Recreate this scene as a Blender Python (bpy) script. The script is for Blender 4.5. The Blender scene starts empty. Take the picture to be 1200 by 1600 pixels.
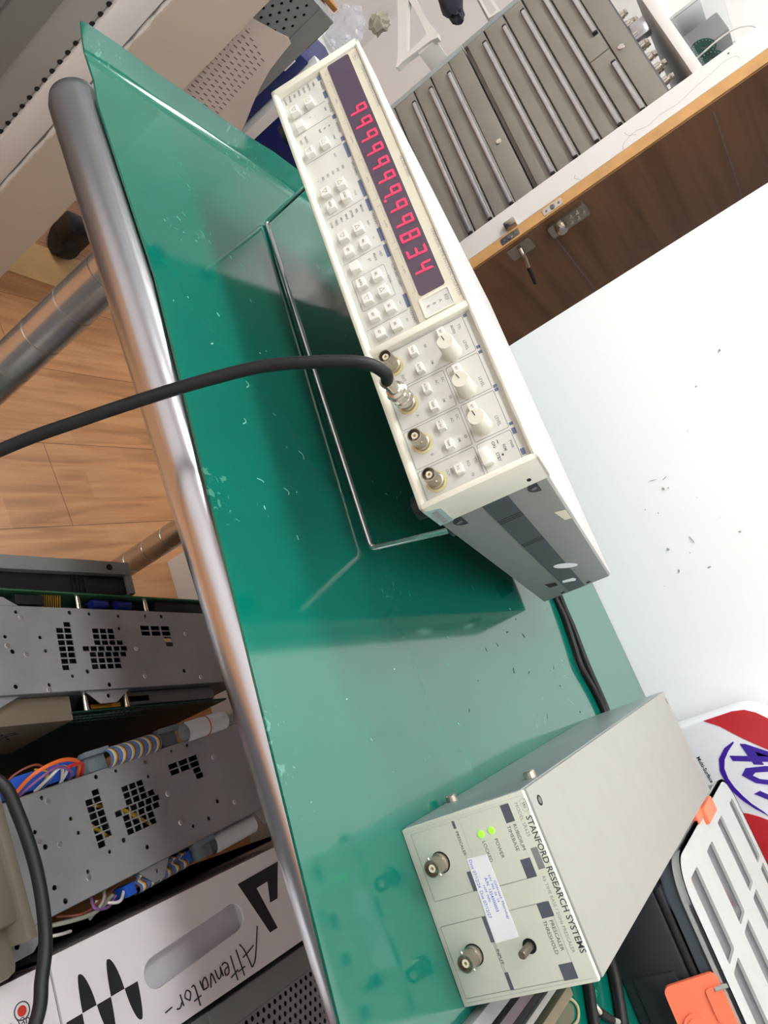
import bpy, bmesh, math, random
from mathutils import Matrix, Vector, Euler
random.seed(7)
S = bpy.context.scene
COL = S.collection
PI = math.pi

# ------------------------------------------------------------------ helpers
def lin(c):
    c = c/255.0
    return c/12.92 if c <= .04045 else ((c+.055)/1.055)**2.4
def rgb(r, g, b): return (lin(r), lin(g), lin(b), 1)

def new_mat(name):
    m = bpy.data.materials.new(name); m.use_nodes = True
    nt = m.node_tree
    return m, nt, nt.nodes['Principled BSDF']
def mat(name, col, rough=.5, metal=0, var=.06, scale=60, bump=0, trans=0, ior=1.45, spec=.5, emit=None, estr=0, alpha=1):
    m, nt, b = new_mat(name)
    b.inputs['Roughness'].default_value = rough
    b.inputs['Metallic'].default_value = metal
    b.inputs['IOR'].default_value = ior
    b.inputs['Specular IOR Level'].default_value = spec
    b.inputs['Transmission Weight'].default_value = trans
    b.inputs['Alpha'].default_value = alpha
    tc = nt.nodes.new('ShaderNodeTexCoord')
    n = nt.nodes.new('ShaderNodeTexNoise'); n.inputs['Scale'].default_value = scale; n.inputs['Detail'].default_value = 4
    nt.links.new(tc.outputs['Object'], n.inputs['Vector'])
    r = nt.nodes.new('ShaderNodeValToRGB')
    r.color_ramp.elements[0].position = .3; r.color_ramp.elements[1].position = .7
    r.color_ramp.elements[0].color = (col[0]*(1-var), col[1]*(1-var), col[2]*(1-var), 1)
    r.color_ramp.elements[1].color = (min(1, col[0]*(1+var)), min(1, col[1]*(1+var)), min(1, col[2]*(1+var)), 1)
    nt.links.new(n.outputs['Fac'], r.inputs['Fac'])
    nt.links.new(r.outputs['Color'], b.inputs['Base Color'])
    if bump:
        bp = nt.nodes.new('ShaderNodeBump'); bp.inputs['Strength'].default_value = bump; bp.inputs['Distance'].default_value = .001
        nt.links.new(n.outputs['Fac'], bp.inputs['Height']); nt.links.new(bp.outputs['Normal'], b.inputs['Normal'])
    if emit:
        b.inputs['Emission Color'].default_value = emit; b.inputs['Emission Strength'].default_value = estr
    return m

def merge(bm, tmp, M=None):
    if M is not None: bmesh.ops.transform(tmp, matrix=M, verts=tmp.verts)
    me = bpy.data.meshes.new('tmp'); tmp.to_mesh(me); tmp.free()
    bm.from_mesh(me); bpy.data.meshes.remove(me)
def NB(): return bmesh.new()
def box(bm, x0, y0, z0, x1, y1, z1, bev=0, seg=2, M=None, taper=None):
    t = bmesh.new(); bmesh.ops.create_cube(t, size=1)
    for v in t.verts:
        v.co = Vector(((x0+x1)/2+v.co.x*(x1-x0), (y0+y1)/2+v.co.y*(y1-y0), (z0+z1)/2+v.co.z*(z1-z0)))
    if taper:                       # shrink the low-y side
        cx, cz = (x0+x1)/2, (z0+z1)/2
        for v in t.verts:
            if v.co.y < (y0+y1)/2:
                v.co.x = cx+(v.co.x-cx)*taper; v.co.z = cz+(v.co.z-cz)*taper
    if bev: bmesh.ops.bevel(t, geom=list(t.edges), offset=bev, segments=seg, profile=.5, affect='EDGES')
    merge(bm, t, M); return bm
def axis_mat(o, d):
    z = Vector(d).normalized(); q = z.to_track_quat('Z', 'Y')
    return Matrix.Translation(Vector(o)) @ q.to_matrix().to_4x4()
def lathe(bm, o, d, prof, n=24, M=None):
    """prof: list of (r, h) along axis d from o"""
    t = bmesh.new(); rings = []
    for r, h in prof:
        if r < 1e-7: rings.append([t.verts.new((0, 0, h))])
        else: rings.append([t.verts.new((r*math.cos(2*PI*i/n), r*math.sin(2*PI*i/n), h)) for i in range(n)])
    for a, b in zip(rings[:-1], rings[1:]):
        for i in range(n):
            j = (i+1) % n
            if len(a) == 1 and len(b) == 1: continue
            if len(a) == 1: t.faces.new((a[0], b[i], b[j]))
            elif len(b) == 1: t.faces.new((a[i], a[j], b[0]))
            else: t.faces.new((a[i], a[j], b[j], b[i]))
    if len(rings[0]) > 1: t.faces.new(list(reversed(rings[0])))
    if len(rings[-1]) > 1: t.faces.new(rings[-1])
    bmesh.ops.recalc_face_normals(t, faces=t.faces)
    X = axis_mat(o, d)
    merge(bm, t, (M @ X) if M is not None else X); return bm
def cyl(bm, p0, p1, r, n=20, r1=None):
    p0 = Vector(p0); p1 = Vector(p1); L = (p1-p0).length
    return lathe(bm, p0, p1-p0, [(r, 0), (r if r1 is None else r1, L)], n)
def spline(pts, k=8, closed=False):
    P = [Vector(p) for p in pts]; out = []; n = len(P)
    for i in range(n if closed else n-1):
        if closed: p0, p1, p2, p3 = P[(i-1) % n], P[i], P[(i+1) % n], P[(i+2) % n]
        else:
            p1, p2 = P[i], P[i+1]
            p0 = P[i-1] if i else p1*2-p2
            p3 = P[i+2] if i+2 < n else p2*2-p1
        for s in range(k):
            t = s/k
            out.append(.5*((2*p1)+(p2-p0)*t+(2*p0-5*p1+4*p2-p3)*t*t+(3*p1-p0-3*p2+p3)*t**3))
    if not closed: out.append(P[-1])
    return out
def tube(bm, pts, r, n=10, smooth=8):
    P = spline(pts, smooth) if smooth else [Vector(p) for p in pts]
    t = bmesh.new(); rings = []
    up = None
    for i, p in enumerate(P):
        d = (P[min(i+1, len(P)-1)]-P[max(i-1, 0)]).normalized()
        if up is None:
            up = d.orthogonal().normalized()
        up = (up-d*up.dot(d)).normalized(); s = d.cross(up)
        rr = r(i/(len(P)-1)) if callable(r) else r
        rings.append([t.verts.new(p+(up*math.cos(2*PI*k/n)+s*math.sin(2*PI*k/n))*rr) for k in range(n)])
    for a, b in zip(rings[:-1], rings[1:]):
        for k in range(n): t.faces.new((a[k], a[(k+1) % n], b[(k+1) % n], b[k]))
    t.faces.new(list(reversed(rings[0]))); t.faces.new(rings[-1])
    bmesh.ops.recalc_face_normals(t, faces=t.faces)
    merge(bm, t); return bm
def prism(bm, poly, h, M):
    """polygon (x,y) in frame M, extruded by h along the frame's z"""
    t = bmesh.new()
    a = [t.verts.new((x, y, 0)) for x, y in poly]; b = [t.verts.new((x, y, h)) for x, y in poly]
    n = len(poly)
    f0 = t.faces.new(a); f1 = t.faces.new(b)
    for i in range(n): t.faces.new((a[i], a[(i+1) % n], b[(i+1) % n], b[i]))
    bmesh.ops.recalc_face_normals(t, faces=t.faces)
    bmesh.ops.triangulate(t, faces=[f0, f1])
    merge(bm, t, M); return bm
def plate(bm, outer, holes, th, M):
    """flat sheet with real holes, th thick, upper face at frame z=0"""
    cu = bpy.data.curves.new('tmp', 'CURVE'); cu.dimensions = '2D'; cu.fill_mode = 'BOTH'; cu.extrude = th/2
    for poly in [outer]+holes:
        s = cu.splines.new('POLY'); s.points.add(len(poly)-1); s.use_cyclic_u = True
        for i, (x, y) in enumerate(poly): s.points[i].co = (x, y, 0, 1)
    o = bpy.data.objects.new('tmp', cu)
    me = bpy.data.meshes.new_from_object(o)
    t = bmesh.new(); t.from_mesh(me)
    bmesh.ops.remove_doubles(t, verts=t.verts, dist=1e-6)
    bpy.data.objects.remove(o); bpy.data.meshes.remove(me); bpy.data.curves.remove(cu)
    merge(bm, t, M @ Matrix.Translation((0, 0, -th/2))); return bm
def circ(x, y, r, n=12, ry=None): return [(x+r*math.cos(2*PI*i/n), y+(ry or r)*math.sin(2*PI*i/n)) for i in range(n)]
def rect(x0, y0, x1, y1): return [(x0, y0), (x1, y0), (x1, y1), (x0, y1)]
def rrect(x0, y0, x1, y1, r, k=4):
    out = []
    for cx, cy, a0 in ((x1-r, y1-r, 0), (x0+r, y1-r, 90), (x0+r, y0+r, 180), (x1-r, y0+r, 270)):
        for i in range(k+1):
            a = math.radians(a0+90*i/k); out.append((cx+r*math.cos(a), cy+r*math.sin(a)))
    return out
def frame(o, ex, ey):
    ex = Vector(ex).normalized(); ey = Vector(ey).normalized(); ez = ex.cross(ey)
    return Matrix(((ex.x, ey.x, ez.x, o[0]), (ex.y, ey.y, ez.y, o[1]), (ex.z, ey.z, ez.z, o[2]), (0, 0, 0, 1)))
def text(bm, s, x, y, size, M, align='LEFT', th=.00012, bold=0.0, sx=1.0, rot=0):
    cu = bpy.data.curves.new('tmp', 'FONT'); cu.body = s; cu.size = size; cu.align_x = align; cu.align_y = 'CENTER'
    cu.extrude = th/2; cu.resolution_u = 2; cu.offset = bold*size
    o = bpy.data.objects.new('tmp', cu)
    me = bpy.data.meshes.new_from_object(o)
    t = bmesh.new(); t.from_mesh(me)
    bpy.data.objects.remove(o); bpy.data.meshes.remove(me); bpy.data.curves.remove(cu)
    merge(bm, t, M @ Matrix.Translation((x, y, 0)) @ Matrix.Rotation(rot, 4, 'Z') @ Matrix.Diagonal((sx, 1, 1, 1))); return bm
def outline(bm, x0, y0, x1, y1, w, M, r=.0015, th=.00012):
    return plate(bm, rrect(x0, y0, x1, y1, r), [rrect(x0+w, y0+w, x1-w, y1-w, max(r-w, .0003))], th, M)

def obj(name, bm, m, parent=None, smooth=35, label=None):
    me = bpy.data.meshes.new(name); bm.to_mesh(me); bm.free()
    for mm in (m if isinstance(m, (list, tuple)) else [m]): me.materials.append(mm)
    if smooth:
        for p in me.polygons: p.use_smooth = True
        me.set_sharp_from_angle(angle=math.radians(smooth))
    o = bpy.data.objects.new(name, me); COL.objects.link(o)
    if parent is not None: o.parent = parent
    if label: o['label'] = label
    return o
def tag(o, label, cat, group=None, kind=None):
    o['label'] = label; o['category'] = cat
    if group: o['group'] = group
    if kind: o['kind'] = kind
    return o
def thing(name, label, cat, M=None, group=None):
    o = bpy.data.objects.new(name, None); COL.objects.link(o); o.empty_display_size = .05
    if M is not None: o.matrix_world = M
    return tag(o, label, cat, group)
def struct(name, bm, m, label, cat, smooth=35):
    return tag(obj(name, bm, m, smooth=smooth), label, cat, kind='structure')
def recenter(o):
    """put a one-mesh thing's origin at its base"""
    me = o.data; xs = [v.co for v in me.vertices]
    c = Vector((sum(v.x for v in xs)/len(xs), sum(v.y for v in xs)/len(xs), min(v.z for v in xs)))
    me.transform(Matrix.Translation(-c)); o.location = c; return o
T = Matrix.Translation
def RZ(a): return Matrix.Rotation(a, 4, 'Z')

# ------------------------------------------------------------------ materials
M_cream = mat('cream plastic', rgb(226, 225, 211), .42, var=.02)
M_panel = mat('panel off white', rgb(212, 214, 208), .5, var=.015)
M_case = mat('light grey case', rgb(186, 187, 185), .5, var=.02)
M_beige_strip = mat('display surround', rgb(222, 219, 200), .45, var=.02)
M_window = mat('smoked window', rgb(88, 76, 92), .15, var=.05, scale=30)
M_red = mat('red digits', rgb(255, 40, 70), .5, emit=(1, .03, .075, 1), estr=1.9)
M_button = mat('button white', rgb(224, 225, 217), .45, var=.01)
M_ink = mat('grey ink', rgb(136, 140, 142), .6, var=.02)
M_ink_light = mat('pale grey ink', rgb(168, 172, 172), .6, var=.02)
M_ink_dark = mat('dark ink', rgb(70, 72, 76), .6, var=.02)
M_tab = mat('slate blue print', rgb(104, 118, 148), .55, var=.02)
M_tab2 = mat('slate grey print', rgb(86, 92, 106), .55, var=.02)
M_nickel = mat('nickel', rgb(178, 172, 158), .28, 1, var=.04, scale=200)
M_bright = mat('bright nickel', rgb(214, 210, 200), .2, 1, var=.04, scale=200)
M_chrome = mat('chrome', rgb(225, 226, 228), .08, 1, var=.02)
M_knob = mat('knob white', rgb(216, 215, 200), .45, var=.01)
M_ring = mat('washer cream', rgb(214, 205, 160), .5, var=.03)
M_ptfe = mat('ptfe', rgb(225, 220, 200), .5, var=.02)
M_black = mat('black plastic', rgb(26, 27, 29), .45, var=.1)
M_dark = mat('dark interior', rgb(14, 14, 15), .8, var=.1)
M_cable = mat('black cable jacket', rgb(17, 18, 20), .5, var=.05, spec=.4)
M_rubber = mat('black rubber', rgb(30, 31, 32), .55, var=.1)
M_strip = mat('charcoal strip', rgb(62, 68, 74), .5, var=.05)
M_gold = mat('gold pins', rgb(200, 160, 70), .3, 1, var=.05)
M_presc = mat('warm grey paint', rgb(149, 149, 144), .55, var=.02)
M_presc_face = mat('greenish grey face', rgb(204, 208, 196), .5, var=.015)
M_sidealu = mat('brushed zinc', rgb(160, 170, 172), .38, .6, var=.05, scale=25)
M_green_led = mat('green led', rgb(140, 230, 50), .3, emit=(.25, .9, .03, 1), estr=.9)
M_white_label = mat('white label', rgb(240, 242, 248), .5, var=.01)
M_blue_ink = mat('blue ink', rgb(70, 100, 205), .6, var=.05)
M_orange = mat('orange plastic', rgb(238, 118, 84), .45, var=.03)
M_bottle = mat('white bottle plastic', rgb(232, 233, 240), .3, var=.01)
M_redl = mat('red label', rgb(190, 44, 52), .3, var=.04)
M_purple = mat('violet print', rgb(58, 28, 150), .35, var=.03)
M_carton = mat('white carton', rgb(236, 235, 238), .6, var=.02, scale=20)
M_carton_edge = mat('carton edge', rgb(150, 142, 138), .8, var=.05)
M_marker = mat('black print', rgb(38, 37, 40), .6, var=.05)
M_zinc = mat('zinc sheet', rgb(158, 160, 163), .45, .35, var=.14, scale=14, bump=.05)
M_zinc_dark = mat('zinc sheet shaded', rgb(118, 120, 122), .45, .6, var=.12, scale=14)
M_tan = mat('aluminium cover', rgb(160, 148, 130), .4, .5, var=.06, scale=20)
M_pcb = mat('circuit board', rgb(16, 52, 44), .35, var=.15, scale=40)
M_pcb_edge = mat('circuit board light', rgb(50, 96, 70), .4, var=.1)
M_silk = mat('silkscreen', rgb(120, 150, 140), .6, var=.05)
M_bluecap = mat('blue capacitor', rgb(34, 44, 128), .35, var=.05)
M_bluecon = mat('blue connector', rgb(40, 92, 200), .4, var=.05)
M_clip = mat('slate connector', rgb(112, 124, 132), .5, var=.05)
M_ribw = mat('white ribbon', rgb(206, 212, 216), .5, var=.03)
M_w_or = mat('orange wire', rgb(232, 110, 50), .45); M_w_re = mat('red wire', rgb(196, 50, 44), .45)
M_w_pu = mat('purple wire', rgb(140, 96, 158), .45); M_w_wh = mat('white wire', rgb(226, 222, 218), .45)
M_w_ye = mat('yellow wire', rgb(214, 176, 60), .45); M_w_gy = mat('grey wire', rgb(150, 152, 140), .45)
M_w_br = mat('brown wire', rgb(128, 66, 50), .45); M_w_bl = mat('blue wire', rgb(86, 112, 158), .45)
M_beige_plastic = mat('aged beige plastic', rgb(122, 116, 102), .55, var=.05, scale=15)
M_graypaint = mat('grey paint', rgb(128, 130, 130), .5, var=.04, scale=15)
M_graylight = mat('pale grey paint', rgb(160, 161, 158), .5, var=.04, scale=10)
M_beigeboard = mat('beige board', rgb(192, 180, 164), .6, var=.03, scale=8)
M_whitepaint = mat('white paint', rgb(226, 225, 222), .5, var=.02, scale=8)
M_seam = mat('grey seam', rgb(126, 124, 122), .7, var=.1, scale=40)
M_paper = mat('buff paper', rgb(200, 186, 176), .75, var=.03, scale=10)
M_brownboard = mat('brown cardboard', rgb(156, 108, 54), .8, var=.06, scale=30)
M_bluebox = mat('navy plastic', rgb(14, 30, 92), .4, var=.1, scale=10)
M_steel_drawer = mat('drawer grey', rgb(140, 137, 128), .42, .1, var=.08, scale=7)
M_handle = mat('handle aluminium', rgb(196, 198, 202), .3, .8, var=.05)
M_woodedge = mat('pale wood edge', rgb(196, 152, 98), .6, var=.12, scale=22)
M_clear = mat('clear plastic', (.93, .95, .97, 1), .08, trans=.96, ior=1.25, var=.01)
M_bag = mat('bag film', (.82, .85, .9, 1), .22, trans=.75, ior=1.1, var=.03, bump=1.0, scale=30)
M_frost = mat('frosted plastic', rgb(112, 122, 132), .35, trans=.5, ior=1.3, var=.02)
M_frost_rib = mat('frosted plastic rib', rgb(204, 209, 206), .4, trans=.3, ior=1.3, var=.02)
M_darkcase = mat('black case', rgb(34, 38, 44), .5, var=.1, scale=20)
M_pinkpart = mat('pale pink parts', rgb(196, 170, 170), .6, var=.15, scale=60)
M_paleplank = mat('pale plank', rgb(206, 168, 116), .5, var=.1, scale=12)
M_speck = mat('wall scuff', rgb(150, 148, 144), .8, var=.2, scale=200)
M_scratch = mat('mat scratch', rgb(120, 178, 160), .6, var=.1)
M_grime = mat('mat grime', rgb(40, 66, 58), .6, var=.1)
M_bell = mat('panel emitter', rgb(240, 240, 240), .5, emit=(1, 1, 1, 1), estr=1)

def wall_mat():
    m, nt, b = new_mat('white wall paint'); b.inputs['Roughness'].default_value = .55
    tc = nt.nodes.new('ShaderNodeTexCoord')
    n = nt.nodes.new('ShaderNodeTexNoise'); n.inputs['Scale'].default_value = 3; n.inputs['Detail'].default_value = 6
    r = nt.nodes.new('ShaderNodeValToRGB'); r.color_ramp.elements[0].color = rgb(238, 239, 240); r.color_ramp.elements[1].color = rgb(244, 244, 245)
    nt.links.new(tc.outputs['Object'], n.inputs['Vector']); nt.links.new(n.outputs['Fac'], r.inputs['Fac']); nt.links.new(r.outputs['Color'], b.inputs['Base Color'])
    n2 = nt.nodes.new('ShaderNodeTexNoise'); n2.inputs['Scale'].default_value = 90
    bp = nt.nodes.new('ShaderNodeBump'); bp.inputs['Strength'].default_value = .06; bp.inputs['Distance'].default_value = .002
    nt.links.new(tc.outputs['Object'], n2.inputs['Vector']); nt.links.new(n2.outputs['Fac'], bp.inputs['Height']); nt.links.new(bp.outputs['Normal'], b.inputs['Normal'])
    return m
M_wall = wall_mat()

def floor_mat():
    m, nt, b = new_mat('wood laminate floor'); b.inputs['Roughness'].default_value = .38
    tc = nt.nodes.new('ShaderNodeTexCoord')
    mp = nt.nodes.new('ShaderNodeMapping'); mp.inputs['Rotation'].default_value = (0, 0, math.radians(84))
    nt.links.new(tc.outputs['Object'], mp.inputs['Vector'])
    br = nt.nodes.new('ShaderNodeTexBrick'); br.inputs['Scale'].default_value = 1
    br.inputs['Brick Width'].default_value = 1.2; br.inputs['Row Height'].default_value = .19; br.inputs['Mortar Size'].default_value = .0008
    br.inputs['Color1'].default_value = (.35, .35, .35, 1); br.inputs['Color2'].default_value = (.65, .65, .65, 1); br.inputs['Mortar'].default_value = (0, 0, 0, 1)
    nt.links.new(mp.outputs['Vector'], br.inputs['Vector'])
    # narrow strips inside each board
    st = nt.nodes.new('ShaderNodeTexBrick'); st.inputs['Scale'].default_value = 1; st.offset = .37
    st.inputs['Brick Width'].default_value = .34; st.inputs['Row Height'].default_value = .0633; st.inputs['Mortar Size'].default_value = .0
    st.inputs['Color1'].default_value = (0, 0, 0, 1); st.inputs['Color2'].default_value = (1, 1, 1, 1); st.inputs['Mortar'].default_value = (.5, .5, .5, 1)
    nt.links.new(mp.outputs['Vector'], st.inputs['Vector'])
    mp2 = nt.nodes.new('ShaderNodeMapping'); mp2.inputs['Scale'].default_value = (2.2, 26, 1)
    nt.links.new(mp.outputs['Vector'], mp2.inputs['Vector'])
    n = nt.nodes.new('ShaderNodeTexNoise'); n.inputs['Scale'].default_value = 1.6; n.inputs['Detail'].default_value = 8; n.inputs['Distortion'].default_value = 1.2
    nt.links.new(mp2.outputs['Vector'], n.inputs['Vector'])
    mx = nt.nodes.new('ShaderNodeMix'); mx.data_type = 'RGBA'; mx.inputs['Factor'].default_value = .16
    nt.links.new(n.outputs['Fac'], mx.inputs['A']); nt.links.new(st.outputs['Color'], mx.inputs['B'])
    r = nt.nodes.new('ShaderNodeValToRGB'); e = r.color_ramp.elements
    e[0].position = .22; e[0].color = rgb(140, 96, 60); e[1].position = .78; e[1].color = rgb(196, 150, 106)
    k = e.new(.5); k.color = rgb(174, 124, 82)
    nt.links.new(mx.outputs['Result'], r.inputs['Fac'])
    dk = nt.nodes.new('ShaderNodeMix'); dk.data_type = 'RGBA'; dk.blend_type = 'MIX'
    nt.links.new(br.outputs['Fac'], dk.inputs['Factor']); nt.links.new(r.outputs['Color'], dk.inputs['A']); dk.inputs['B'].default_value = rgb(96, 62, 36)
    nt.links.new(dk.outputs['Result'], b.inputs['Base Color'])
    return m
M_floor = floor_mat()

def brownpanel_mat():
    m, nt, b = new_mat('dark walnut laminate'); b.inputs['Roughness'].default_value = .45
    tc = nt.nodes.new('ShaderNodeTexCoord'); mp = nt.nodes.new('ShaderNodeMapping'); mp.inputs['Scale'].default_value = (3, 3, 40)
    nt.links.new(tc.outputs['Object'], mp.inputs['Vector'])
    n = nt.nodes.new('ShaderNodeTexNoise'); n.inputs['Scale'].default_value = .6; n.inputs['Detail'].default_value = 6; n.inputs['Distortion'].default_value = .5
    nt.links.new(mp.outputs['Vector'], n.inputs['Vector'])
    r = nt.nodes.new('ShaderNodeValToRGB'); r.color_ramp.elements[0].position = .3; r.color_ramp.elements[0].color = rgb(112, 80, 54)
    r.color_ramp.elements[1].position = .7; r.color_ramp.elements[1].color = rgb(146, 108, 76)
    nt.links.new(n.outputs['Fac'], r.inputs['Fac']); nt.links.new(r.outputs['Color'], b.inputs['Base Color'])
    return m
M_walnut = brownpanel_mat()

def steel_mat():
    m, nt, b = new_mat('brushed stainless'); b.inputs['Metallic'].default_value = 1; b.inputs['Roughness'].default_value = .3
    tc = nt.nodes.new('ShaderNodeTexCoord'); mp = nt.nodes.new('ShaderNodeMapping'); mp.inputs['Scale'].default_value = (2, 300, 300)
    nt.links.new(tc.outputs['Object'], mp.inputs['Vector'])
    n = nt.nodes.new('ShaderNodeTexNoise'); n.inputs['Scale'].default_value = 3; n.inputs['Detail'].default_value = 4
    nt.links.new(mp.outputs['Vector'], n.inputs['Vector'])
    r = nt.nodes.new('ShaderNodeMapRange'); r.inputs['To Min'].default_value = .2; r.inputs['To Max'].default_value = .3
    nt.links.new(n.outputs['Fac'], r.inputs['Value']); nt.links.new(r.outputs['Result'], b.inputs['Roughness'])
    b.inputs['Base Color'].default_value = rgb(206, 208, 214)
    return m
M_steel = steel_mat()
M_legsteel = mat('polished stainless leg', rgb(196, 194, 190), .24, .9, var=.03)

def mat_mat():
    m, nt, b = new_mat('green rubber mat'); b.inputs['IOR'].default_value = 1.62
    tc = nt.nodes.new('ShaderNodeTexCoord')
    n = nt.nodes.new('ShaderNodeTexNoise'); n.inputs['Scale'].default_value = 5; n.inputs['Detail'].default_value = 5
    r = nt.nodes.new('ShaderNodeValToRGB'); r.color_ramp.elements[0].position = .3; r.color_ramp.elements[0].color = rgb(0, 92, 78)
    r.color_ramp.elements[1].position = .75; r.color_ramp.elements[1].color = rgb(2, 104, 88)
    nt.links.new(tc.outputs['Object'], n.inputs['Vector']); nt.links.new(n.outputs['Fac'], r.inputs['Fac'])
    # small pale nicks
    v = nt.nodes.new('ShaderNodeTexNoise'); v.inputs['Scale'].default_value = 170; v.inputs['Detail'].default_value = 2; v.inputs['Distortion'].default_value = .6
    nt.links.new(tc.outputs['Object'], v.inputs['Vector'])
    n3 = nt.nodes.new('ShaderNodeTexNoise'); n3.inputs['Scale'].default_value = 9; nt.links.new(tc.outputs['Object'], n3.inputs['Vector'])
    mu = nt.nodes.new('ShaderNodeMath'); mu.operation = 'MULTIPLY'; nt.links.new(v.outputs['Fac'], mu.inputs[0]); nt.links.new(n3.outputs['Fac'], mu.inputs[1])
    st = nt.nodes.new('ShaderNodeMapRange'); st.inputs['From Min'].default_value = .425; st.inputs['From Max'].default_value = .455; st.inputs['To Max'].default_value = .32
    nt.links.new(mu.outputs[0], st.inputs['Value'])
    mx = nt.nodes.new('ShaderNodeMix'); mx.data_type = 'RGBA'; mx.inputs['B'].default_value = rgb(110, 176, 156)
    nt.links.new(st.outputs['Result'], mx.inputs['Factor']); nt.links.new(r.outputs['Color'], mx.inputs['A'])
    nt.links.new(mx.outputs['Result'], b.inputs['Base Color'])
    rr = nt.nodes.new('ShaderNodeMapRange'); rr.inputs['To Min'].default_value = .07; rr.inputs['To Max'].default_value = .13
    nt.links.new(n.outputs['Fac'], rr.inputs['Value']); nt.links.new(rr.outputs['Result'], b.inputs['Roughness'])
    n4 = nt.nodes.new('ShaderNodeTexNoise'); n4.inputs['Scale'].default_value = 7; n4.inputs['Detail'].default_value = 2; nt.links.new(tc.outputs['Object'], n4.inputs['Vector'])
    bp = nt.nodes.new('ShaderNodeBump'); bp.inputs['Strength'].default_value = .02; bp.inputs['Distance'].default_value = .004
    nt.links.new(n4.outputs['Fac'], bp.inputs['Height']); nt.links.new(bp.outputs['Normal'], b.inputs['Normal']); b.inputs['Coat Weight'].default_value = .55; b.inputs['Coat Roughness'].default_value = .1; b.inputs['Coat IOR'].default_value = 1.55
    return m
M_mat = mat_mat()

# ------------------------------------------------------------------ room
FZ = -.85
bm = box(NB(), -3.2, -2.6, FZ-.1, 2.8, 3.0, FZ)
struct('floor', bm, M_floor, 'honey brown wood laminate floor of the workshop', 'floor')
bm = box(NB(), -3.2, -2.6, 2.0, 2.8, 3.0, 2.1)
struct('ceiling', bm, M_wall, 'plain white ceiling above the bench', 'ceiling')
YW = .798
bm = box(NB(), -.174, YW, FZ, 2.8, YW+.1, 2.0, .002)
wall = struct('wall_rear', bm, M_wall, 'white scuffed partition wall right behind the bench', 'wall')
struct('wall_left', box(NB(), -3.3, -2.6, FZ, -3.2, 3.0, 2.0), M_wall, 'white wall far off on the left side', 'wall')
struct('wall_right', box(NB(), 2.8, -2.6, FZ, 2.9, 3.0, 2.0), M_wall, 'white wall beyond the right end of the bench', 'wall')
struct('wall_front', box(NB(), -3.2, -2.7, FZ, 2.8, -2.6, 2.0), M_wall, 'white wall on the camera side of the room', 'wall')
struct('wall_back', box(NB(), -3.2, 3.0, FZ, 2.8, 3.1, 2.0), M_wall, 'white end wall of the space behind the partition', 'wall')
# scuffs and nail holes in the partition
def blob(bm, x, z, w, h, y=YW-.0006, rot=0):
    k = 8; pts = []
    for i in range(k):
        a = 2*PI*i/k; r = random.uniform(.6, 1.1)
        px, pz = w*r*math.cos(a), h*r*math.sin(a)
        pts.append((px*math.cos(rot)-pz*math.sin(rot), px*math.sin(rot)+pz*math.cos(rot)))
    prism(bm, pts, .0008, frame((x, y, z), (1, 0, 0), (0, 0, 1)))
bm = NB()
SCUFF = [(.016, .324, .004, .004), (.048, .272, .003, .003), (.103, .232, .0015, .0015), (.166, .163, .005, .003), (.168, .17, .002, .002),
         (.252, .129, .004, .003), (.288, .129, .005, .002), (.183, .125, .0015, .0015), (.196, .14, .0025, .0015), (.271, .23, .003, .004), (.3, .17, .002, .005),
         (.06, .45, .002, .0025), (.133, .36, .0015, .0015), (.252, .166, .012, .0008), (.147, .155, .0008, .014), (.152, .172, .0007, .009), (.30, .10, .0015, .001), (.24, .215, .001, .001), (.2, .2, .0012, .001), (.27, .155, .003, .001)]
for x, z, w, h in SCUFF: blob(bm, x, z, w*.6, h*.6, rot=random.uniform(-.4, .4))
obj('wall_scuff', bm, M_speck, wall, smooth=0, label='small grey nicks and cracks in the white paint')

# pale threshold strip set in the floor
bm = box(NB(), -1.02, .42, FZ, -.90, 1.9, FZ+.003, M=T((-.96, 1, 0)) @ RZ(.02) @ T((.96, -1, 0)))
struct('trim_1', bm, M_paleplank, 'pale wood threshold strip set in the brown floor', 'floor trim')

fm = thing('floor_mat', 'unseen dark mat added before the bench to cut orange floor reflection in the rail', 'mat', T((.75, -.75, FZ)))  # added, out of view: keeps the orange floor from reflecting in the front rail
bm = NB(); box(bm, -.75, -.7, 0, .75, .62, .012, .004); obj('reflection_blocker', bm, mat('dark grey mat', rgb(70, 72, 76), .7, var=.1, scale=120), fm)
# ceiling light panels
def ceiling_light(x, y, w, d, power, lab):
    t = thing('ceiling_light', lab, 'light', T((x, y, 1.96)), 'ceiling light panels')
    bm = NB(); plate(bm, rect(-w/2-.02, -d/2-.02, w/2+.02, d/2+.02), [rect(-w/2, -d/2, w/2, d/2)], .03, T((0, 0, .03)))
    obj('frame', bm, M_whitepaint, t)
    m = bpy.data.materials.get('panel glow %g' % power)
    if not m:
        m = mat('panel glow %g' % power, rgb(240, 240, 240), .5, emit=(1, .995, .98, 1), estr=power)
    obj('diffuser', box(NB(), -w/2, -d/2, .012, w/2, d/2, .03), m, t)
ceiling_light(-.95, .15, 1.2, .3, 42, 'long ceiling panel over the left end of the bench')
ceiling_light(.75, .15, 1.2, .3, 9, 'long ceiling panel straight above the bench')
ceiling_light(-.95, -1.2, 1.2, .3, 30, 'long ceiling panel on the camera side, at left')
ceiling_light(.6, -1.2, 1.2, .3, 18, 'long ceiling panel on the camera side, at right')
ceiling_light(-1.2, 1.8, 1.2, .3, 22, 'long ceiling panel above the drawer cabinets')
ceiling_light(1.9, -.4, .3, 1.2, 12, 'long ceiling panel by the right wall')

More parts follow.
